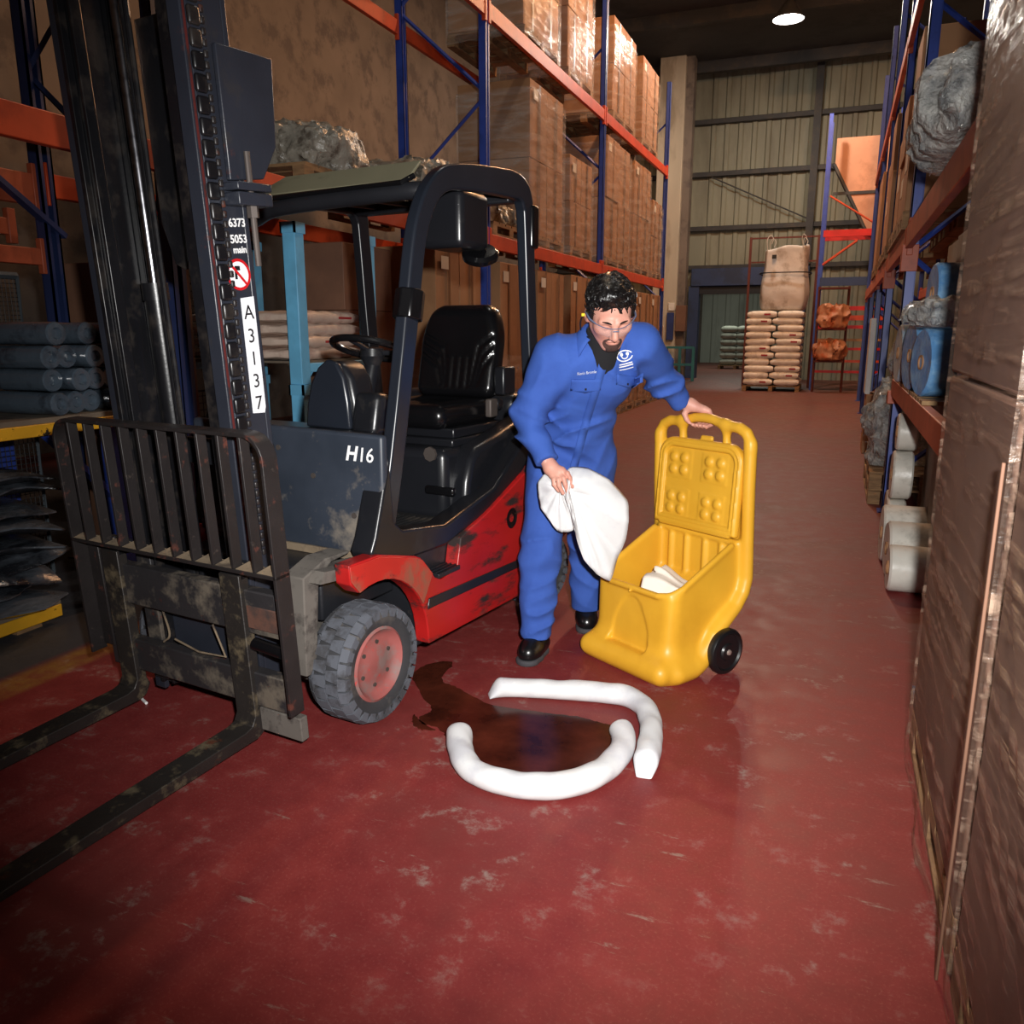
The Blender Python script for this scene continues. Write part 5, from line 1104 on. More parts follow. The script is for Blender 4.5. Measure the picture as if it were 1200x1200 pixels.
def lid_sdf(G):
    X, Y, Z = G; Yr = Y - 0.07 * (Z - 0.6); L = (X - XC, Yr, Z)
    d = sd_box(L, (0, 0.418, 0.790), (0.500, 0.036, 0.42), 0.017)
    hx, hz, r = 0.244, 0.206, 0.09; qx = np.abs(L[0]) - (hx - r); qz = np.abs(L[2] - 0.790) - (hz - r)
    pl = np.sqrt(np.maximum(qx, 0) ** 2 + np.maximum(qz, 0) ** 2) + np.minimum(np.maximum(qx, qz), 0) - r
    pl = np.where(L[2] < 0.70, np.maximum(np.abs(L[0]) - hx, np.abs(L[2] - 0.790) - hz), pl)
    d = smax(d, pl, 0.012)
    # stepped raised rim lines and sunken middle
    d = smax(d, -np.maximum(pl + 0.045, Yr - 0.411), 0.006); 
    d = smin(d, np.maximum(np.maximum(pl + 0.030, -(pl + 0.036)), np.abs(Yr - 0.402) - 0.006), 0.004)
    d = smin(d, np.maximum(np.maximum(pl + 0.014, -(pl + 0.019)), np.abs(Yr - 0.401) - 0.006), 0.004)
    for cx in (-0.152, -0.088, 0.058, 0.124):
        for cz in (0.662, 0.718, 0.846, 0.902): d = smin(d, sd_ell(L, (cx, 0.412, cz), (0.025, 0.016, 0.025)), 0.006)
    for cx in (-0.115, 0.09):
        for cz in (0.690, 0.874): d = smin(d, np.maximum(sd_box(L, (cx, 0.409, cz), (0.135, 0.006, 0.125), 0.003), 0.0) * 1.0 + np.where(False, 0, 0) if False else sd_box(L, (cx, 0.4105, cz), (0.145, 0.004, 0.135), 0.002), 0.004)
    d = smin(d, sd_box(L, (0.02, 0.425, 1.000), (0.07, 0.016, 0.03), 0.006), 0.006)
    d = smin(d, sd_cone(L, (-0.20, 0.412, 0.588), (0.20, 0.412, 0.588), 0.013, 0.013), 0.006)
    return d
relax(sdf_mb(lid_sdf, (-0.26, 0.37, 0.56), (0.29, 0.50, 1.035), 0.0050), 1).build('lid', 'yellow_plastic', CT, smooth=60)
for s_ in (-1, 1):
    m = MB(); x = XC + s_ * 0.300
    m.lathe([(0.010, -0.018), (0.05, -0.020), (0.085, -0.022), (0.099, -0.018), (0.104, -0.008), (0.104, 0.008), (0.099, 0.018), (0.085, 0.022), (0.078, 0.014), (0.040, 0.012), (0.034, 0.020), (0.010, 0.022)], (x, 0.31, 0.104), 'x', 40); w_ = m.build('wheel', 'wheel_black', CT)
    m = MB(); m.lathe([(0.004, 0.030), (0.011, 0.028), (0.014, 0.020)], (x, 0.31, 0.104), 'x', 16) if s_ > 0 else m.lathe([(0.014, -0.02), (0.011, -0.028), (0.004, -0.03)], (x, 0.31, 0.104), 'x', 16); m.build('hub_cap', 'cap_chrome', w_)
m = MB(); m.cyl((XC - 0.29, 0.31, 0.104), (XC + 0.29, 0.31, 0.104), 0.012, 12); m.build('axle', 'bolt_steel', CT)
for s_ in (-1, 1):
    m = MB(); m.prism([(0.285, 0.10), (0.335, 0.10), (0.40, 0.285), (0.33, 0.235), (0.27, 0.19)], XC + s_ * 0.22 - 0.015, XC + s_ * 0.22 + 0.015, 'x'); m.build('axle_bracket', 'yellow_plastic', CT, bevel=0.004)

def cpt(x, y, z):
    a = rad(-32); return (-0.792 + x * math.cos(a) - y * math.sin(a), 3.395 + x * math.sin(a) + y * math.cos(a), z)
# crumpled pad lying in the bin
def pad_sdf(G):
    X, Y, Z = G; zs = Z - 0.25 * X * 0 ; fold = 0.010 * np.sin(X * 26 + 8 * Y) + 0.008 * np.sin(Y * 41 - 11 * X)
    d = sd_box((X + 0.15 * Y, Y, Z + fold), (0, 0, 0), (0.235, 0.23, 0.085), 0.012); d2 = sd_box((X - 0.02, Y - 0.03, Z + fold - 0.045 + 0.25 * X), (0, 0, 0), (0.20, 0.17, 0.028), 0.008)
    return smin(d, d2, 0.01)
o = relax(sdf_mb(pad_sdf, (-0.18, -0.17, -0.09), (0.18, 0.17, 0.13), 0.008), 1).build('absorbent_pad', 'pad_cream', smooth=50)
o.location = cpt(0.045, 0.235, 0.335); o.rotation_euler = (rad(-14), rad(6), rad(-10)); tag(o, 'crumpled cream absorbent pad lying inside the yellow trolley bin', 'absorbent pad')
# pads under it fill the bin
def fill_sdf(G): return sd_box((G[0], G[1], G[2] + 0.008 * np.sin(G[0] * 30) * np.sin(G[1] * 27)), (0, 0, 0), (0.30, 0.13, 0.06), 0.012)
for i, z in enumerate((0.10, 0.168)):
    o = relax(sdf_mb(fill_sdf, (-0.2, -0.12, -0.06), (0.2, 0.12, 0.06), 0.012), 1).build('absorbent_pad', 'pad_cream', smooth=50); o.location = cpt(0.012, 0.118 + 0.012 * i, z); o.rotation_euler = (0, 0, rad(-32)); tag(o, 'folded cream absorbent pad at the bottom of the yellow trolley bin', 'absorbent pad', 'folded pads in the bin')

# ------------------------------------------------------------------ oil spill and absorbent socks
t = NT('oil'); vec = t.coords(world=True); n = t.noise(vec, 5, 5, 0.6)
t.link(t.mix(t.ramp(n, 0.35, 0.7), srgb((44, 18, 12)), srgb((84, 38, 26))), t.b.inputs['Base Color']); t.b.inputs['Roughness'].default_value = 0.16; t.b.inputs['Specular IOR Level'].default_value = 0.12
t.bump(t.noise(vec, 9, 3), 0.02, 0.01); MATS['oil'] = t.m
PUDDLE = [(-1.634, 2.972), (-1.629, 3.095), (-1.547, 3.165), (-1.516, 3.129), (-1.508, 3.021), (-1.473, 2.948), (-1.410, 2.931), (-1.313, 2.875), (-1.187, 2.822), (-1.037, 2.832), (-0.872, 2.849), (-0.754, 2.838), (-0.700, 2.825), (-0.639, 2.769), (-0.614, 2.642), (-0.642, 2.488), (-0.756, 2.367), (-0.944, 2.328), (-1.093, 2.366), (-1.216, 2.543), (-1.229, 2.496), (-1.258, 2.527), (-1.316, 2.572), (-1.385, 2.579), (-1.415, 2.625), (-1.397, 2.679), (-1.418, 2.716), (-1.534, 2.842)]
RING = [(-1.444, 2.633), (-1.429, 2.585), (-1.394, 2.546), (-1.341, 2.537), (-1.311, 2.549), (-1.366, 2.571), (-1.401, 2.595)]
def blob(poly, n=6, amp=0.006, seed=1):
    rs = np.random.RandomState(seed); P = spline([(x, y, 0) for x, y in poly], n, closed=True); P = [(p[0] + rs.normal() * amp * 0.5, p[1] + rs.normal() * amp * 0.5) for p in P]
    bm = bmesh.new(); vs = [bm.verts.new((x, y, 0.0022)) for x, y in P]; cen = Vector((sum(p[0] for p in P) / len(P), sum(p[1] for p in P) / len(P), 0))
    lo = [bm.verts.new((x + (x - cen.x) * 0.006, y + (y - cen.y) * 0.006, 0.0)) for x, y in P]
    f = bm.faces.new(vs); 
    if f.calc_area() and f.normal.z < 0: f.normal_flip()
    for i in range(len(P)): bm.faces.new((vs[i], lo[i], lo[(i + 1) % len(P)], vs[(i + 1) % len(P)]))
    bmesh.ops.triangulate(bm, faces=[f]); bmesh.ops.recalc_face_normals(bm, faces=bm.faces[:]); mb = MB(); bm.verts.index_update(); mb.v = [tuple(v.co) for v in bm.verts]; mb.f = [tuple(v.index for v in q.verts) for q in bm.faces]; bm.free(); return mb
tag(blob(PUDDLE).build('oil_spill', 'oil', smooth=0), 'dark brown glossy oil spill spreading from the forklift wheel', 'oil spill')
tag(blob(RING, seed=4).build('oil_streak', 'oil', smooth=0), 'small curved oil streak beside the main spill', 'oil streak')
SOCK_A = [(-1.233, 2.886, 0.043), (-1.151, 2.936, 0.043), (-0.946, 2.990, 0.043), (-0.774, 3.022, 0.043), (-0.674, 3.019, 0.043), (-0.597, 2.950, 0.043), (-0.545, 2.818, 0.043), (-0.514, 2.643, 0.043), (-0.501, 2.499, 0.043)]
SOCK_B = [(-1.206, 2.537, 0.043), (-1.127, 2.383, 0.043), (-1.044, 2.286, 0.043), (-0.925, 2.246, 0.043), (-0.770, 2.268, 0.043), (-0.662, 2.366, 0.043), (-0.611, 2.504, 0.043), (-0.606, 2.640, 0.043), (-0.648, 2.748, 0.043), (-0.675, 2.752, 0.043)]
def sock(pts, label, r=0.040, seed=1):
    rs = np.random.RandomState(seed); P = [np.array(p) for p in spline(pts, 14)]; n = len(P); K = 26; vs = []; ph = rs.rand(5) * 6
    L = np.concatenate([[0], np.cumsum([np.linalg.norm(P[i + 1] - P[i]) for i in range(n - 1)])]); tot = L[-1]
    for i in range(n):
        d = P[min(i + 1, n - 1)] - P[max(i - 1, 0)]; d[2] = 0; d /= np.linalg.norm(d); side = np.array([-d[1], d[0], 0]); e = min(L[i], tot - L[i])
        pinch = min(1, e / 0.055); hgt = r * (0.14 + 0.86 * math.sin(pinch * PI / 2)) * (1 + 0.05 * math.sin(L[i] * 11 + ph[0]) + 0.025 * math.sin(L[i] * 37 + ph[1]))
        wid = r * (0.62 + 0.48 * math.sin(min(1, e / 0.06) * PI / 2)) * (1 + 0.04 * math.sin(L[i] * 9 + ph[2]) + 0.02 * math.sin(L[i] * 31 + ph[3]))
        for k in range(K):
            a = 2 * PI * k / K; cz = math.sin(a); x = math.cos(a); wr = 1 + 0.02 * math.sin(L[i] * 60 + 3 * a + ph[4])
            z = max(0.001, hgt * 0.96 + hgt * cz * wr) if cz > -0.55 else max(0.001, hgt * 0.96 + hgt * cz)
            vs.append(tuple(P[i] * np.array([1, 1, 0]) + side * wid * x * wr + np.array([0, 0, z])))
    fs = [(i * K + k, i * K + (k + 1) % K, (i + 1) * K + (k + 1) % K, (i + 1) * K + k) for i in range(n - 1) for k in range(K)] + [tuple(range(K - 1, -1, -1)), tuple((n - 1) * K + k for k in range(K))]
    mb = MB(); mb.add(vs, fs); o = mb.build('absorbent_sock', 'absorbent_white', smooth=60); tag(o, label, 'absorbent sock'); return o
sock(SOCK_A, 'long white absorbent sock bent at one corner beside the yellow trolley', seed=2)
sock(SOCK_B, 'white absorbent sock curved into a U around the oil spill', 0.041, seed=5)
m = MB(); m.tube([(-2.55, 2.345, 0.006), (-2.50, 2.32, 0.006)], [0.006, 0.006], 8); tag(m.build('white_scrap', 'white_print'), 'tiny white scrap lying on the floor between the forks', 'scrap')

# ------------------------------------------------------------------ white cloth in the man's hand
CL_R = [(-1.039, 3.288, 0.896), (-1.018, 3.306, 0.913), (-0.960, 3.340, 0.907), (-0.878, 3.372, 0.859), (-0.798, 3.393, 0.768), (-0.792, 3.395, 0.696), (-0.802, 3.402, 0.595), (-0.831, 3.391, 0.502), (-0.863, 3.378, 0.409), (-0.908, 3.328, 0.445), (-0.956, 3.288, 0.516), (-0.982, 3.267, 0.606), (-1.004, 3.247, 0.721), (-1.027, 3.233, 0.796)]
CL_L = [(-1.113, 3.291, 0.891), (-1.142, 3.285, 0.875), (-1.165, 3.281, 0.844), (-1.163, 3.282, 0.788), (-1.151, 3.281, 0.729), (-1.114, 3.279, 0.686), (-1.076, 3.284, 0.632), (-1.041, 3.308, 0.626), (-1.015, 3.324, 0.640), (-1.008, 3.321, 0.694), (-1.020, 3.284, 0.764), (-1.032, 3.269, 0.826)]
CL_C = [(-1.014, 3.249, 0.823), (-1.062, 3.257, 0.826)]
def lobe(mb, outline, cen, bulge, k, amp, seed):
    Q = [np.array(p) for p in outline]; S = [np.array(p) for p in spline(outline, 6, closed=True)]; P = [0.5 * S[i * 6 + k] + 0.5 * (Q[i] + (Q[(i + 1) % len(Q)] - Q[i]) * k / 6) for i in range(len(Q)) for k in range(6)]; n = len(P); c = np.array(cen); nd = np.array([0.365, -0.931, 0.0]); R_ = 14; o = len(mb.v); vs = [tuple(c)]
    for r_ in range(1, R_ + 1):
        s = r_ / R_
        for i, p in enumerate(P):
            q = c + (p - c) * s; a = 2 * PI * i / n; nn = float(vnoise(np.array([3 * math.cos(a) + 5 + seed]), np.array([3 * math.sin(a) + 5]), np.array([s * 1.5]))[0]); q = q + nd * (0.016 * s * (1 - abs(2 * nn - 1) * 2) + bulge * math.sin(PI * s) * (0.6 + 0.4 * math.sin(a + seed)) + amp * s * math.sin(k * a + seed + 1.5 * s)); vs.append(tuple(q))
    fs = [(0, 1 + i, 1 + (i + 1) % n) for i in range(n)]
    for r_ in range(R_ - 1):
        for i in range(n): a, b = 1 + r_ * n + i, 1 + r_ * n + (i + 1) % n; fs.append((a, a + n, b + n, b))
    mb.add(vs, fs)
m = MB(); lobe(m, CL_R, CL_C[0], 0.045, 5, 0.010, 1.0); lobe(m, CL_L, CL_C[1], 0.03, 4, 0.008, 2.0)
co = m.build('absorbent_cloth', 'absorbent_white', smooth=80, solid=0.003); tag(co, 'white absorbent cloth hanging from the right hand of the man', 'cloth')
# ------------------------------------------------------------------ the man in blue overalls
M('overall_blue', (56, 88, 166), 0.85, 0.0, c2=(50, 79, 154), scale=5, lo=0.4, hi=0.7, var=0.06, bump=0.25, bscale=22, bdist=0.006, bdetail=4, spec=0.25)
M('skin', (206, 150, 132), 0.5, 0.0, c2=(190, 128, 112), scale=9, lo=0.45, hi=0.7, var=0.05, spec=0.4)
M('skin_lip', (176, 104, 100), 0.5)
M('hair_black', (16, 14, 14), 0.32, 0.0, c2=(30, 26, 24), scale=60, bump=0.9, bscale=130, bdist=0.004, stretch=(1, 1, 0.4), spec=0.6)
M('stubble', (74, 50, 44), 0.8, 0.0, c2=(58, 38, 34), scale=40)
M('tshirt_black', (18, 18, 22), 0.9)
M('leather_black', (16, 16, 18), 0.28, 0.0, bump=0.15, bscale=60, spec=0.55)
M('sole_grey', (60, 60, 64), 0.8)
M('earplug_yellow', (240, 210, 40), 0.6)
M('ring_silver', (210, 208, 204), 0.2, 1.0)
M('frame_dark', (96, 104, 128), 0.25)
t = NT('lens'); t.b.inputs['Base Color'].default_value = srgb((210, 214, 222)); t.b.inputs['Roughness'].default_value = 0.03; t.b.inputs['Alpha'].default_value = 0.08; t.b.inputs['Specular IOR Level'].default_value = 0.8; MATS['lens'] = t.m
A = np.array
ROOT = A([-1.15, 3.55, 0.0])
PN = thing('person', 'person in blue overalls bending over the yellow trolley with a white cloth in hand', 'person', tuple(ROOT))
def rel(mb): mb.v = [tuple(A(p) - ROOT) for p in mb.v]; return mb
LAT = A([0.931, 0.365, 0.0]); FWD = A([0.365, -0.931, 0.0]); UP = A([0, 0, 1.0])      # the man's left, his front, up
J = dict(pelvis=A([-1.126, 3.640, 0.924]), waist=A([-1.089, 3.590, 1.097]), chest=A([-1.000, 3.480, 1.285]), upch=A([-0.959, 3.420, 1.380]), neck=A([-0.920, 3.377, 1.449]), head=A([-0.862, 3.275, 1.553]),
         Rsh=A([-1.115, 3.335, 1.378]), Rel=A([-1.237, 3.339, 1.101]), Rwr=A([-1.117, 3.257, 0.936]), Lsh=A([-0.785, 3.490, 1.425]), Lel=A([-0.730, 3.715, 1.268]), Lwr=A([-0.650, 3.803, 1.150]),
         Rhip=A([-1.203, 3.560, 0.85]), Lhip=A([-1.045, 3.700, 0.86]), Rkn=A([-1.207, 3.436, 0.472]), Lkn=A([-1.080, 3.775, 0.455]), Ran=A([-1.200, 3.372, 0.085]), Lan=A([-1.100, 3.840, 0.085]))
def axes(up):
    z = up / np.linalg.norm(up); x = LAT - z * (LAT @ z); x /= np.linalg.norm(x); y = np.cross(z, x); return [[x[i], y[i], z[i]] for i in range(3)]
RT = axes(J['upch'] - J['waist'])
NA = J['head'] - J['neck']; NA = NA / np.linalg.norm(NA) * 0.8 + 0.35 * UP; NA /= np.linalg.norm(NA); NL = LAT - NA * (LAT @ NA); NL /= np.linalg.norm(NL); NE = np.cross(NL, NA); NE = NE if NE @ FWD > 0 else -NE
NC = J['neck'] + 0.012 * NA; VB = A([-0.905, 3.290, 1.366])
def g(G, c, s):  # soft weight round a point
    return np.exp(-((G[0] - c[0]) ** 2 + (G[1] - c[1]) ** 2 + (G[2] - c[2]) ** 2) / (s * s))
def lineco(G, v): return G[0] * v[0] + G[1] * v[1] + G[2] * v[2]
def overall_sdf(G):
    d = sd_ell(G, J['pelvis'] + A([0, 0.01, 0.0]), (0.200, 0.150, 0.175), axes(J['waist'] - J['pelvis']))
    d = smin(d, sd_ell(G, J['waist'], (0.178, 0.135, 0.17), RT), 0.08)
    d = smin(d, sd_ell(G, J['chest'] + 0.012 * FWD, (0.198, 0.135, 0.19), RT), 0.08)
    d = smin(d, sd_cone(G, J['Rsh'] + 0.05 * LAT, J['Lsh'] - 0.05 * LAT, 0.085, 0.085), 0.07)
    d = smin(d, sd_cone(G, J['upch'], J['neck'] - 0.01 * UP, 0.11, 0.072), 0.05)
    for a, b, c, r in (('Rsh', 'Rel', 'Rwr', (0.092, 0.072, 0.052)), ('Lsh', 'Lel', 'Lwr', (0.092, 0.076, 0.050))):
        arm = smin(sd_cone(G, J[a], J[b], r[0], r[1]), sd_cone(G, J[b], J[c], r[1], r[2]), 0.03); d = smin(d, arm, 0.035)
    lr = smin(sd_cone(G, J['Rhip'], J['Rkn'], 0.118, 0.088), sd_cone(G, J['Rkn'], J['Ran'] + A([0, 0, 0.01]), 0.088, 0.073), 0.03)
    ll = smin(sd_cone(G, J['Lhip'], J['Lkn'], 0.118, 0.088), sd_cone(G, J['Lkn'], J['Lan'] + A([0, 0, 0.01]), 0.088, 0.076), 0.03)
    d = smin(d, smin(lr, ll, 0.015), 0.05)
    # folds: irregular pulled creases, stronger round waist, elbows, groin, knees and stacked hems
    def crease(ax, ac, sa, sc, k):
        ax = A(ax) / np.linalg.norm(ax); ac = A(ac) / np.linalg.norm(ac); th = np.cross(ax, ac)
        n = vnoise(lineco(G, ax) * sa + 7 * k, lineco(G, ac) * sc + 3 * k, lineco(G, th) * sa + 5 * k); return 1 - np.abs(2 * n - 1) ** 0.7 * 1.7      # ridges across ac, long along ax
    c1 = crease(LAT + 0.35 * UP, UP - 0.35 * LAT, 4.0, 15.0, 1); c2 = crease(LAT - 0.55 * UP, UP + 0.55 * LAT, 4.5, 16.0, 2); c3 = crease(UP + 0.4 * LAT, LAT - 0.4 * UP, 4.0, 15.0, 3)
    f = 0.020 * g(G, J['waist'] + A([0.02, -0.1, -0.04]), 0.16) * c1 + 0.016 * g(G, J['pelvis'] + A([0.03, -0.12, -0.03]), 0.14) * c2
    f += 0.020 * g(G, J['Rel'], 0.14) * c2 + 0.018 * g(G, J['Lel'], 0.15) * c1 + 0.014 * g(G, J['Rsh'] + A([0.06, -0.06, -0.13]), 0.11) * c3 + 0.014 * g(G, J['Lsh'] + A([-0.04, -0.06, -0.12]), 0.10) * c2
    f += 0.014 * g(G, J['Rkn'] + A([0, 0, 0.02]), 0.17) * c1 + 0.014 * g(G, J['Lkn'], 0.17) * c2 + 0.020 * g(G, J['Ran'] + A([0, 0, 0.12]), 0.11) * c1 + 0.020 * g(G, J['Lan'] + A([0, 0, 0.12]), 0.11) * c2 + 0.004 * c3
    f = -f + 0.004
    d = d + f * 1.7
    # cuffs, hems and neck opening cut clean
    u = (J['Rwr'] - J['Rel']) / np.linalg.norm(J['Rwr'] - J['Rel']); near = ((G[0] - J['Rwr'][0]) ** 2 + (G[1] - J['Rwr'][1]) ** 2 + (G[2] - J['Rwr'][2]) ** 2) < 0.02
    d = np.where(near, np.maximum(d, (G[0] - J['Rwr'][0]) * u[0] + (G[1] - J['Rwr'][1]) * u[1] + (G[2] - J['Rwr'][2]) * u[2]), d)
    u = (J['Lwr'] - J['Lel']) / np.linalg.norm(J['Lwr'] - J['Lel']); near = ((G[0] - J['Lwr'][0]) ** 2 + (G[1] - J['Lwr'][1]) ** 2 + (G[2] - J['Lwr'][2]) ** 2) < 0.02
    d = np.where(near, np.maximum(d, (G[0] - J['Lwr'][0]) * u[0] + (G[1] - J['Lwr'][1]) * u[1] + (G[2] - J['Lwr'][2]) * u[2]), d)
    d = np.where(G[2] < 0.3, smax(d, 0.098 - G[2] + 0.03 * (G[1] - 3.37) * (G[1] < 3.6), 0.006), d)
    d = smax(d, -sd_cone(G, NC - 0.01 * NA, NC + 0.14 * NA, 0.066, 0.082), 0.006)
    # open V of the collar
    la = np.abs((G[0] - VB[0]) * LAT[0] + (G[1] - VB[1]) * LAT[1]); uv = G[2] - VB[2]; ff = (G[0] - NC[0]) * FWD[0] + (G[1] - NC[1]) * FWD[1]
    d = smax(d, -np.maximum(np.maximum(la - 0.55 * uv, -uv), 0.02 - ff) * 0.8, 0.004)
    return d
omb = relax(sdf_mb(overall_sdf, (-1.42, 3.06, 0.05), (-0.50, 4.04, 1.56), 0.0085), 1)
BV = BVHTree.FromPolygons([Vector(p) for p in omb.v], [tuple(q) for q in omb.f])
ov = rel(MB().add(omb.v, omb.f)).build('overalls', 'overall_blue', PN, smooth=70)

# collar: two flaps folded over round the neck
def collar(side):
    vs = []; n = 12
    for k in range(n + 1):
        a = k / n * (1.0 if side < 0 else 0.62); th = rad(8 + 122 * a); dr = -NE * math.cos(th) + NL * side * math.sin(th); c = NC + NE * 0.008
        fold = 0.030 * (1 - 0.55 * a); e = 0.012 + 0.034 * a ** 1.5
        for q in (c + dr * 0.072 - NA * 0.015, c + dr * 0.076 + NA * fold, c + dr * 0.088 + NA * (fold - 0.004), c + dr * (0.104 + 0.010 * a) - NA * (0.010 + 0.3 * e), c + dr * (0.112 + 0.024 * a) - NA * (0.022 + e)): vs.append(tuple(q))
    fs = [(5 * i + k, 5 * i + k + 1, 5 * i + 6 + k, 5 * i + 5 + k) for i in range(n) for k in range(4)]
    return MB().add(vs, fs)
for s_ in (-1, 1): rel(collar(s_)).build('collar', 'overall_blue', PN, smooth=80, solid=0.006)

def drape(poly2d, org, ax, ay, dirn, off, name, mat, parent, n=None, thick=0.0, faces=None):
    """lay a flat shape on the overalls: 2D points -> rays along dirn onto the cloth, lifted by off"""
    vs = []
    for (u, v) in poly2d:
        o_ = Vector(tuple(org + ax * u + ay * v)); h = BV.ray_cast(o_, Vector(tuple(dirn)))
        p = h[0] if h[0] is not None else o_ + Vector(tuple(dirn)) * 0.2
        vs.append(tuple(A(p) - A(dirn) * off))
    mb = MB(); mb.add(vs, faces); return rel(mb).build(name, mat, parent, smooth=60, solid=thick)
def grid_patch(w, h, nx=8, ny=6, cut=0.0):
    pts = []; fs = []
    for j in range(ny + 1):
        for i in range(nx + 1):
            x = (i / nx - 0.5) * w; y = (j / ny - 0.5) * h
            if cut and j == 0: y += 0.0 if abs(x) < 1e-6 else cut * abs(x) / (w / 2)
            pts.append((x, y))
    for j in range(ny):
        for i in range(nx): q = j * (nx + 1) + i; fs.append((q, q + 1, q + nx + 2, q + nx + 1))
    return pts, fs
VIEW = -FWD * 0.97 + A([0, 0, -0.22]); VIEW = VIEW / np.linalg.norm(VIEW); VUP = np.cross(LAT, -VIEW); VUP = np.cross(LAT, VIEW); VUP = VUP if VUP[2] > 0 else -VUP
def at_chest(p): return A(p) - VIEW * 0.25
def ln(u, v): return A(u) * 1.0
NM, EM = A([-0.975, 3.345, 1.300]), A([-0.832, 3.398, 1.372])
tm = text_mb('Kevin Bromley', 0.0145, bold=0.0002); r_ = rad(6)
drape([(x * math.cos(r_) - y * math.sin(r_), x * math.sin(r_) + y * math.cos(r_)) for x, y, _ in tm.v], at_chest(NM), LAT, VUP, VIEW, 0.003, 'name_embroidery', 'white_print', PN, faces=tm.f)
# breast emblem: open oval with a smile-like curve and two dots, lines of lettering beneath
def arc_strip(rx, ry, a0, a1, w, n=22, cx=0, cy=0):
    pts = []; fs = []
    for k in range(n + 1):
        a = a0 + (a1 - a0) * k / n; pts += [(cx + (rx - w / 2) * math.cos(a), cy + (ry - w / 2) * math.sin(a)), (cx + (rx + w / 2) * math.cos(a), cy + (ry + w / 2) * math.sin(a))]
    for k in range(n): fs.append((2 * k, 2 * k + 1, 2 * k + 3, 2 * k + 2))
    return pts, fs
r2 = rad(14); rot2 = lambda P: [(x * math.cos(r2) - y * math.sin(r2), x * math.sin(r2) + y * math.cos(r2)) for x, y in P]
for (P_, F_) in (arc_strip(0.033, 0.020, rad(20), rad(345), 0.0045), arc_strip(0.014, 0.013, rad(190), rad(350), 0.004, 12, 0, 0.002), arc_strip(0.004, 0.004, 0, 2 * PI, 0.006, 10, -0.013, 0.006), arc_strip(0.004, 0.004, 0, 2 * PI, 0.006, 10, 0.013, 0.006)):
    drape(rot2(P_), at_chest(EM), LAT, VUP, VIEW, 0.003, 'breast_emblem', 'white_print', PN, faces=F_)
for dy, w_ in ((-0.030, 0.056), (-0.038, 0.060), (-0.049, 0.060)):
    P_, F_ = grid_patch(w_, 0.0042 if dy > -0.045 else 0.003, 16, 1); drape(rot2([(x, y + dy) for x, y in P_]), at_chest(EM), LAT, VUP, VIEW, 0.003, 'emblem_line', 'white_print', PN, faces=F_)
for c, w_ in ((A([-0.985, 3.36, 1.245]), 0.125), (A([-0.815, 3.42, 1.272]), 0.105)):
    P_, F_ = grid_patch(w_, 0.05, 10, 5, 0.012); drape(P_, at_chest(c), LAT, VUP, VIEW, 0.004, 'pocket_flap', 'overall_blue', PN, faces=F_, thick=0.004)
    P_, F_ = grid_patch(0.008, 0.008, 2, 2); drape([(x, y - 0.012) for x, y in P_], at_chest(c), LAT, VUP, VIEW, 0.0075, 'button', 'black_print', PN, faces=F_)
# front placket strip down the middle
P_ = []; F_ = []; N_ = 40
mid0, mid1 = A([-0.912, 3.36, 1.348]), A([-1.075, 3.50, 0.86])
for k in range(N_ + 1):
    c = mid0 + (mid1 - mid0) * k / N_; rel0 = c - mid0; u0, v0 = rel0 @ LAT, rel0 @ VUP
    P_ += [(u0 - 0.018, v0), (u0 + 0.018, v0)]
for k in range(N_): F_.append((2 * k, 2 * k + 1, 2 * k + 3, 2 * k + 2))
drape(P_, at_chest(mid0), LAT, VUP, VIEW, 0.003, 'placket', 'overall_blue', PN, faces=F_, thick=0.004)

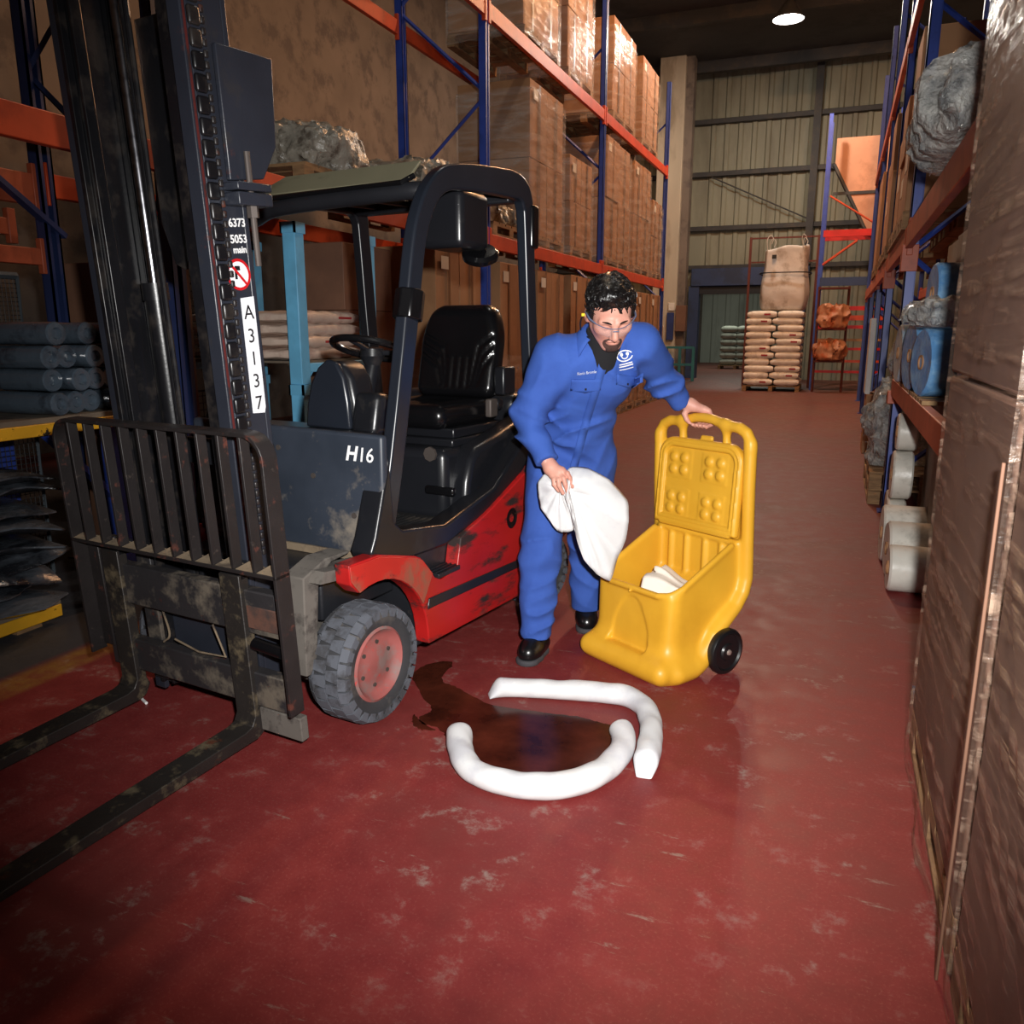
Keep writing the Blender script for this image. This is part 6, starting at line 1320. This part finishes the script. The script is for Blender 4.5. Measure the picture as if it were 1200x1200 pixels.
# ---- body: head, neck, hands and the hidden trunk, one mesh
SC = 1.10
HF = FWD * math.cos(rad(36)) + A([0, 0, -math.sin(rad(36))]); HF = HF + LAT * 0.10; HF /= np.linalg.norm(HF)
HR = LAT - HF * (LAT @ HF) ; HR /= np.linalg.norm(HR); HU = np.cross(HR, HF); HU = HU if HU[2] > 0 else -HU
HC = J['head']
def hl(G):  # world grid -> head space (x to his left, y face, z up)
    p = [G[i] - HC[i] for i in range(3)]
    return tuple((p[0] * e[0] + p[1] * e[1] + p[2] * e[2]) / SC for e in (HR, HF, HU))
def hw(x, y, z): return HC + SC * (HR * x + HF * y + HU * z)
def head_local(Q):
    X, Y, Z = Q; QA = (np.abs(X), Y, Z)
    d = sd_ell(Q, (0, -0.018, 0.036), (0.077, 0.096, 0.083))
    d = smin(d, sd_ell(Q, (0, 0.030, -0.020), (0.064, 0.066, 0.082)), 0.03)
    d = smin(d, sd_cone(Q, (0, 0.028, -0.050), (0, 0.056, -0.098), 0.050, 0.027), 0.03)
    d = smin(d, sd_cone(QA, (0.050, 0.012, -0.045), (0.018, 0.062, -0.098), 0.022, 0.016), 0.03)
    d = smin(d, sd_cone(QA, (0.045, 0.062, -0.022), (0.040, 0.058, -0.03), 0.022, 0.02), 0.025)      # cheekbones
    d = smin(d, sd_cone(QA, (0.012, 0.090, 0.014), (0.046, 0.076, 0.012), 0.011, 0.010), 0.014)       # brow
    d = smax(d, -sd_ell(QA, (0.032, 0.101, -0.006), (0.018, 0.014, 0.012)), 0.016)                    # sockets
    d = smin(d, sd_ell(QA, (0.032, 0.078, -0.007), (0.0145, 0.013, 0.012)), 0.004)                    # lids
    d = smin(d, sd_cone(Q, (0, 0.093, 0.004), (0, 0.113, -0.036), 0.009, 0.013), 0.014)               # nose
    d = smin(d, sd_ell(QA, (0.011, 0.103, -0.041), (0.009, 0.010, 0.008)), 0.006)
    d = smin(d, sd_ell(Q, (0, 0.086, -0.064), (0.026, 0.012, 0.007)), 0.006); d = smin(d, sd_ell(Q, (0, 0.084, -0.075), (0.022, 0.012, 0.008)), 0.006)
    d = smax(d, -sd_ell(Q, (0, 0.098, -0.0695), (0.024, 0.006, 0.0022)), 0.003)
    ear = smax(sd_ell(QA, (0.082, -0.008, -0.010), (0.011, 0.020, 0.034)), -sd_ell(QA, (0.093, -0.003, -0.008), (0.009, 0.010, 0.018)), 0.005); d = smin(d, ear, 0.008)
    return d
def head_sdf(G):
    d = head_local(hl(G)) * SC
    d = smin(d, sd_cone(G, hw(0, -0.030, -0.045), J['neck'] - 0.05 * UP - 0.005 * FWD, 0.060, 0.066), 0.03); return d
body = MB()
lo = HC - 0.19; hi = HC + 0.19; h1 = relax(sdf_mb(head_sdf, tuple(lo), tuple(hi), 0.0036), 1); body.add(h1.v, h1.f)
def trunk_sdf(G):
    d = sd_ell(G, J['pelvis'], (0.16, 0.11, 0.13), axes(J['waist'] - J['pelvis'])); d = smin(d, sd_ell(G, J['waist'], (0.14, 0.10, 0.15), RT), 0.08); d = smin(d, sd_ell(G, J['chest'], (0.16, 0.10, 0.16), RT), 0.08)
    d = smin(d, sd_cone(G, J['upch'] - 0.02 * UP, J['neck'] - 0.03 * UP, 0.08, 0.058), 0.04)
    for a, b, c in (('Rsh', 'Rel', 'Rwr'), ('Lsh', 'Lel', 'Lwr')): d = smin(d, smin(sd_cone(G, J[a], J[b], 0.05, 0.042), sd_cone(G, J[b], J[c], 0.042, 0.027), 0.02), 0.03)
    for a, b, c in (('Rhip', 'Rkn', 'Ran'), ('Lhip', 'Lkn', 'Lan')): d = smin(d, smin(sd_cone(G, J[a], J[b], 0.08, 0.058), sd_cone(G, J[b], J[c], 0.058, 0.040), 0.02), 0.03)
    return d
tmb = sdf_mb(trunk_sdf, (-1.36, 3.12, 0.02), (-0.56, 3.96, 1.52), 0.014); body.add(tmb.v, tmb.f)
def chain(G, pts, rs, k=0.004): return sd_path(G, pts, rs, k)
RF = dict(index=[(-1.043, 3.248, 0.905), (-1.007, 3.232, 0.878), (-0.998, 3.243, 0.838)], middle=[(-1.052, 3.238, 0.892), (-1.021, 3.216, 0.852), (-1.012, 3.226, 0.813)], ring=[(-1.068, 3.234, 0.882), (-1.046, 3.210, 0.846), (-1.033, 3.222, 0.812)], little=[(-1.085, 3.236, 0.878), (-1.070, 3.216, 0.848), (-1.053, 3.226, 0.820)])
def rhand(G):
    d = smin(sd_cone(G, J['Rwr'] - 0.03 * (J['Rwr'] - J['Rel']) / 0.2, (-1.100, 3.258, 0.912), 0.029, 0.030), sd_cone(G, (-1.095, 3.256, 0.908), (-1.060, 3.246, 0.893), 0.031, 0.024), 0.02)
    d = smin(d, sd_cone(G, (-1.050, 3.250, 0.903), (-1.083, 3.240, 0.883), 0.017, 0.016), 0.018)
    for P_ in RF.values(): d = smin(d, chain(G, [P_[0], tuple((A(P_[0]) * 0.45 + A(P_[1]) * 0.55) + A([0.004, -0.004, 0.006])), P_[1], P_[2]], [0.0115, 0.0105, 0.0098, 0.0080], 0.003), 0.007)
    d = smin(d, chain(G, [(-1.078, 3.272, 0.898), (-1.048, 3.280, 0.868), (-1.018, 3.266, 0.836)], [0.015, 0.012, 0.0095], 0.004), 0.012); return d
hm = relax(sdf_mb(rhand, (-1.17, 3.15, 0.77), (-0.95, 3.34, 0.99), 0.0030), 1); body.add(hm.v, hm.f)
# left hand closes over the trolley handle (handle axis runs along the trolley's width)
ca, sa = math.cos(rad(-32)), math.sin(rad(-32)); TX, TY = A([ca, sa, 0]), A([-sa, ca, 0])
HB = A(cpt(0.012 - 0.035, 0.450, 1.088)); rb = 0.0225
def onbar(u, ang, rr): return tuple(HB + TX * u + (TY * math.cos(ang) + UP * math.sin(ang)) * rr)
def lhand(G):
    wr = J['Lwr']; k1 = A(onbar(0.015, rad(95), rb + 0.026)); d = sd_cone(G, wr - 0.03 * (J['Lwr'] - J['Lel']) / 0.17, A(onbar(-0.035, rad(100), rb + 0.040)), 0.028, 0.026)
    d = smin(d, sd_cone(G, onbar(-0.035, rad(100), rb + 0.034), onbar(0.025, rad(80), rb + 0.020), 0.026, 0.018), 0.02)
    d = smin(d, sd_cone(G, onbar(-0.018, rad(60), rb + 0.020), onbar(0.040, rad(60), rb + 0.018), 0.016, 0.014), 0.015)
    for i, u in enumerate((0.046, 0.025, 0.004, -0.017)):
        rr = rb + 0.0105; q = u + 0.006; d = smin(d, chain(G, [onbar(u, rad(62), rr + 0.006), onbar(q, rad(5), rr + 0.004), onbar(q + 0.003, rad(-45), rr + 0.003), onbar(q, rad(-95), rr), onbar(q - 0.003, rad(-125), rr + 0.001)], [0.0105, 0.0100, 0.0095, 0.0090, 0.0078], 0.003), 0.006)
    d = smin(d, chain(G, [onbar(-0.045, rad(110), rb + 0.030), onbar(-0.052, rad(150), rb + 0.018), onbar(-0.040, rad(188), rb + 0.011), onbar(-0.030, rad(215), rb + 0.010)], [0.016, 0.0125, 0.0105, 0.0085], 0.004), 0.012); return d
hm = relax(sdf_mb(lhand, (-0.76, 3.68, 1.01), (-0.50, 3.94, 1.22), 0.0030), 1); body.add(hm.v, hm.f)
bo = rel(body).build('body', 'skin', PN, smooth=80)
# black T-shirt at the neck
def shirt(G):
    n0, n1 = hw(0, -0.030, -0.045), J['neck'] - 0.05 * UP - 0.005 * FWD; ua = (n1 - n0) / np.linalg.norm(n1 - n0); tt = (G[0] - n0[0]) * ua[0] + (G[1] - n0[1]) * ua[1] + (G[2] - n0[2]) * ua[2]
    d = np.maximum(np.abs(sd_cone(G, n0, n1 + ua * 0.05, 0.064, 0.078) ) - 0.007, 0.062 - tt)
    d2 = np.maximum(sd_ell(G, J['chest'] + 0.012 * FWD, (0.183, 0.120, 0.175), RT), sd_ell(G, VB + 0.03 * UP, (0.12, 0.12, 0.12))); return smin(d, np.maximum(d2, -sd_ell(G, J['chest'] + 0.0 * FWD, (0.16, 0.10, 0.16), RT)), 0.01)
rel(sdf_mb(shirt, tuple(J['neck'] - 0.2), tuple(J['neck'] + 0.16), 0.0045)).build('tshirt', 'tshirt_black', PN, smooth=60)
# hair, beard, brows
def hair(G):
    Q = hl(G); X, Y, Z = Q; QA = (np.abs(X), Y, Z)
    nz = 0.0022 * np.sin(X * 150 + 40 * Z) * np.sin(Y * 120 + 60 * X) + 0.0018 * np.sin(Z * 210 + 70 * X)
    d = sd_ell(Q, (0, -0.020, 0.043), (0.086, 0.103, 0.085)) + nz
    d = smin(d, sd_ell(Q, (-0.012, 0.035, 0.100), (0.058, 0.048, 0.030)) + nz, 0.02)
    d = smin(d, sd_ell(QA, (0.074, 0.010, 0.018), (0.014, 0.026, 0.045)) + nz, 0.015)
    cut = np.maximum(Y - 0.050 + 0.9 * np.minimum(0, (Z - 0.062)) * 1.0, 0.058 - Z - 0.25 * np.abs(X))   # face opening: front and below the hairline
    face = np.maximum(0.030 - Y, -(0.058 + 0.12 * np.abs(X) - Z)); d = smax(d, -np.minimum(np.maximum(-(Y - 0.030), -(0.060 - Z)) * -1, 9) * 1.0, 0.004) if False else smax(d, np.minimum(Y - 0.034, 0.064 - 0.10 * np.abs(X) - Z), 0.006)
    d = smax(d, -0.040 - Z, 0.006); d = smax(d, np.minimum(Y + 0.002, -0.018 - Z), 0.006)
    return d * SC
hmb = relax(sdf_mb(hair, tuple(HC - 0.20), tuple(HC + 0.20), 0.0042), 1)
HV = A(hmb.v); rs = np.random.RandomState(8); tuft = MB(); HCc = hw(0, -0.02, 0.043)
for i in rs.permutation(len(HV))[:800]:        # short curved locks lying over the cap of hair
    p = HV[i]; nrm = p - HCc; nrm /= np.linalg.norm(nrm); p = p - nrm * 0.005
    if nrm @ HU < -0.25: continue
    comb = HF * 0.6 + HR * (0.9 * np.sign((p - HC) @ HR + 0.015)) - HU * 0.3 + rs.normal(size=3) * 0.45; comb -= nrm * (comb @ nrm); comb /= np.linalg.norm(comb) + 1e-9; L = 0.022 + 0.016 * rs.rand(); sgn = rs.uniform(-0.5, 0.5); sd = np.cross(nrm, comb)
    tuft.tube([tuple(p - nrm * 0.003), tuple(p + comb * L * 0.4 + nrm * 0.0045 + sd * sgn * L * 0.15), tuple(p + comb * L * 0.8 + nrm * 0.003 + sd * sgn * L * 0.4), tuple(p + comb * L - nrm * 0.002 + sd * sgn * L * 0.6)], [0.0030, 0.0034, 0.0024, 0.0006], 5)
hmb.add(tuft.v, tuft.f); rel(hmb).build('hair', 'hair_black', PN, smooth=60)
def beard(G):
    Q = hl(G); X, Y, Z = Q; d = head_local(Q) - 0.0016
    ringm = np.maximum(np.sqrt((X / 0.036) ** 2 + ((Z + 0.078) / 0.030) ** 2) - 1, -(np.sqrt((X / 0.026) ** 2 + ((Z + 0.070) / 0.0135) ** 2) - 1)) * 0.02
    goatee = np.sqrt((X / 0.024) ** 2 + ((Z + 0.104) / 0.020) ** 2) - 1
    reg = np.minimum(ringm, goatee * 0.02); return np.maximum(np.maximum(d, reg), 0.03 - Y) * SC
bmb = sdf_mb(beard, tuple(HC - 0.19), tuple(HC + 0.19), 0.0026); rel(bmb).build('beard', 'stubble', PN, smooth=60)
for s_ in (-1, 1):
    m = MB(); m.tube([hw(s_ * x, y, z) for x, y, z in ((0.014, 0.0985, 0.015), (0.030, 0.0965, 0.021), (0.046, 0.084, 0.017))], [0.003, 0.004, 0.002], 8); rel(m).build('eyebrow', 'hair_black', PN)
m = MB(); m.lathe([(0.002, 0.012), (0.006, 0.011), (0.006, 0.0), (0.002, -0.002)], n=10); e_ = MB(); e_.add([tuple(hw(-0.094 - p[2], -0.002 + p[0], -0.008 + p[1])) for p in m.v], m.f); rel(e_).build('earplug', 'earplug_yellow', PN)
# clear safety glasses
gl = MB()
brow_ = [hw(x, 0.112 - 9.0 * x * x, 0.004) for x in np.linspace(-0.066, 0.066, 15)]; gl.tube(brow_, 0.0017, 6)
gl.tube([hw(x, 0.116 - 9.0 * x * x, -0.004) for x in (-0.010, 0, 0.010)], 0.0025, 6)
for s_ in (-1, 1): gl.tube([hw(s_ * 0.066, 0.073, 0.004), hw(s_ * 0.084, 0.045, 0.006), hw(s_ * 0.090, 0.0, 0.004), hw(s_ * 0.086, -0.022, -0.006)], [0.003, 0.004, 0.0035, 0.003], 6)
gf = rel(gl).build('safety_glasses', 'frame_dark', PN)
for s_ in (-1, 1):
    vs = []; xs = np.linspace(0.009, 0.066, 8)
    for x in xs:
        dep = 0.112 - 9.0 * x * x; t_ = (x - 0.009) / 0.057; low = -0.034 + 0.012 * t_ ** 3
        for z in (0.003, -0.010, low): vs.append(tuple(hw(s_ * x, dep, z)))
    fs = [(3 * i + k, 3 * i + 3 + k, 3 * i + 4 + k, 3 * i + 1 + k) for i in range(7) for k in range(2)]
    lm = MB(); lm.add(vs, fs); rel(lm).build('lens', 'lens', gf, smooth=80, solid=0.0015)
# lanyard cord behind the ear
m = MB(); m.tube([tuple(p) for p in spline([hw(-0.088, -0.020, -0.006), hw(-0.100, -0.035, -0.06), J['neck'] - 0.085 * LAT + 0.02 * UP, J['neck'] - 0.06 * LAT + 0.08 * FWD], 6)], 0.0035, 6); rel(m).build('cord', 'black_print', PN)
# wedding ring
rp = A(RF['ring'][0]) * 0.35 + A(RF['ring'][1]) * 0.65; rd = A(RF['ring'][1]) - A(RF['ring'][0]); rd /= np.linalg.norm(rd)
m = MB(); b1 = np.cross(rd, UP); b1 /= np.linalg.norm(b1); b2 = np.cross(rd, b1); m.tube([tuple(rp + (b1 * math.cos(a) + b2 * math.sin(a)) * 0.0115) for a in np.linspace(0, 2 * PI, 17)[:-1]], 0.002, 6, closed=True); rel(m).build('finger_ring', 'ring_silver', PN)
# shoes
def shoe(an, toe):
    an, toe = A(an), A(toe); f = toe - an; f[2] = 0; L = np.linalg.norm(f); f /= L; s = A([-f[1], f[0], 0]); heel = an - f * 0.075
    def loc(G): p = [G[0] - heel[0], G[1] - heel[1], G[2]]; return (p[0] * f[0] + p[1] * f[1], p[0] * s[0] + p[1] * s[1], p[2])
    T = L + 0.075
    def up(G):
        Q = loc(G); X, Y, Z = Q; hw_ = 0.036 + 0.014 * np.clip(X / T, 0, 1)
        d = sd_cone(Q, (T - 0.060, 0, 0.045), (T - 0.115, 0, 0.060), 0.046, 0.050); d = smin(d, sd_cone(Q, (T - 0.10, 0, 0.055), (0.045, 0, 0.060), 0.046, 0.042), 0.04); d = smin(d, sd_cone(Q, (0.06, 0, 0.06), (0.075, 0, 0.13), 0.046, 0.044), 0.03)
        tong = sd_cone(Q, (T - 0.13, 0, 0.105), (0.09, 0, 0.125), 0.020, 0.026); d = smin(d, tong, 0.015)
        lace = np.full_like(X, 9.0)
        for k in range(4): lace = np.minimum(lace, sd_cone((X, np.abs(Y), Z), (T - 0.135 - 0.022 * k, 0.0, 0.121 + 0.005 * k), (T - 0.125 - 0.022 * k, 0.026, 0.106 + 0.005 * k), 0.0035, 0.0035))
        d = np.minimum(d, lace); return smax(d, 0.018 - Z, 0.006)
    def sole(G):
        Q = loc(G); X, Y, Z = Q; w = 0.040 + 0.012 * np.clip(X / T, 0, 1) ; p2 = np.minimum(sd_cone((X, Y, Z * 0), (T - 0.058, 0, 0), (T - 0.11, 0, 0), 0.054, 0.054), sd_cone((X, Y, Z * 0), (T - 0.10, 0, 0), (0.045, 0, 0), 0.050, 0.044)); return smax(p2, np.abs(Z - 0.0135) - 0.0125, 0.005)
    c = (an + toe) / 2; lo_ = (c[0] - 0.24, c[1] - 0.24, -0.01); hi_ = (c[0] + 0.24, c[1] + 0.24, 0.20)
    u = relax(sdf_mb(up, lo_, hi_, 0.006), 1); so = rel(u).build('shoe', 'leather_black', PN, smooth=70); so2 = rel(sdf_mb(sole, lo_, hi_, 0.006)).build('sole', 'sole_grey', so, smooth=50)
shoe((-1.200, 3.385, 0), (-1.215, 3.225, 0)); shoe((-1.100, 3.85, 0), (-1.055, 3.715, 0))
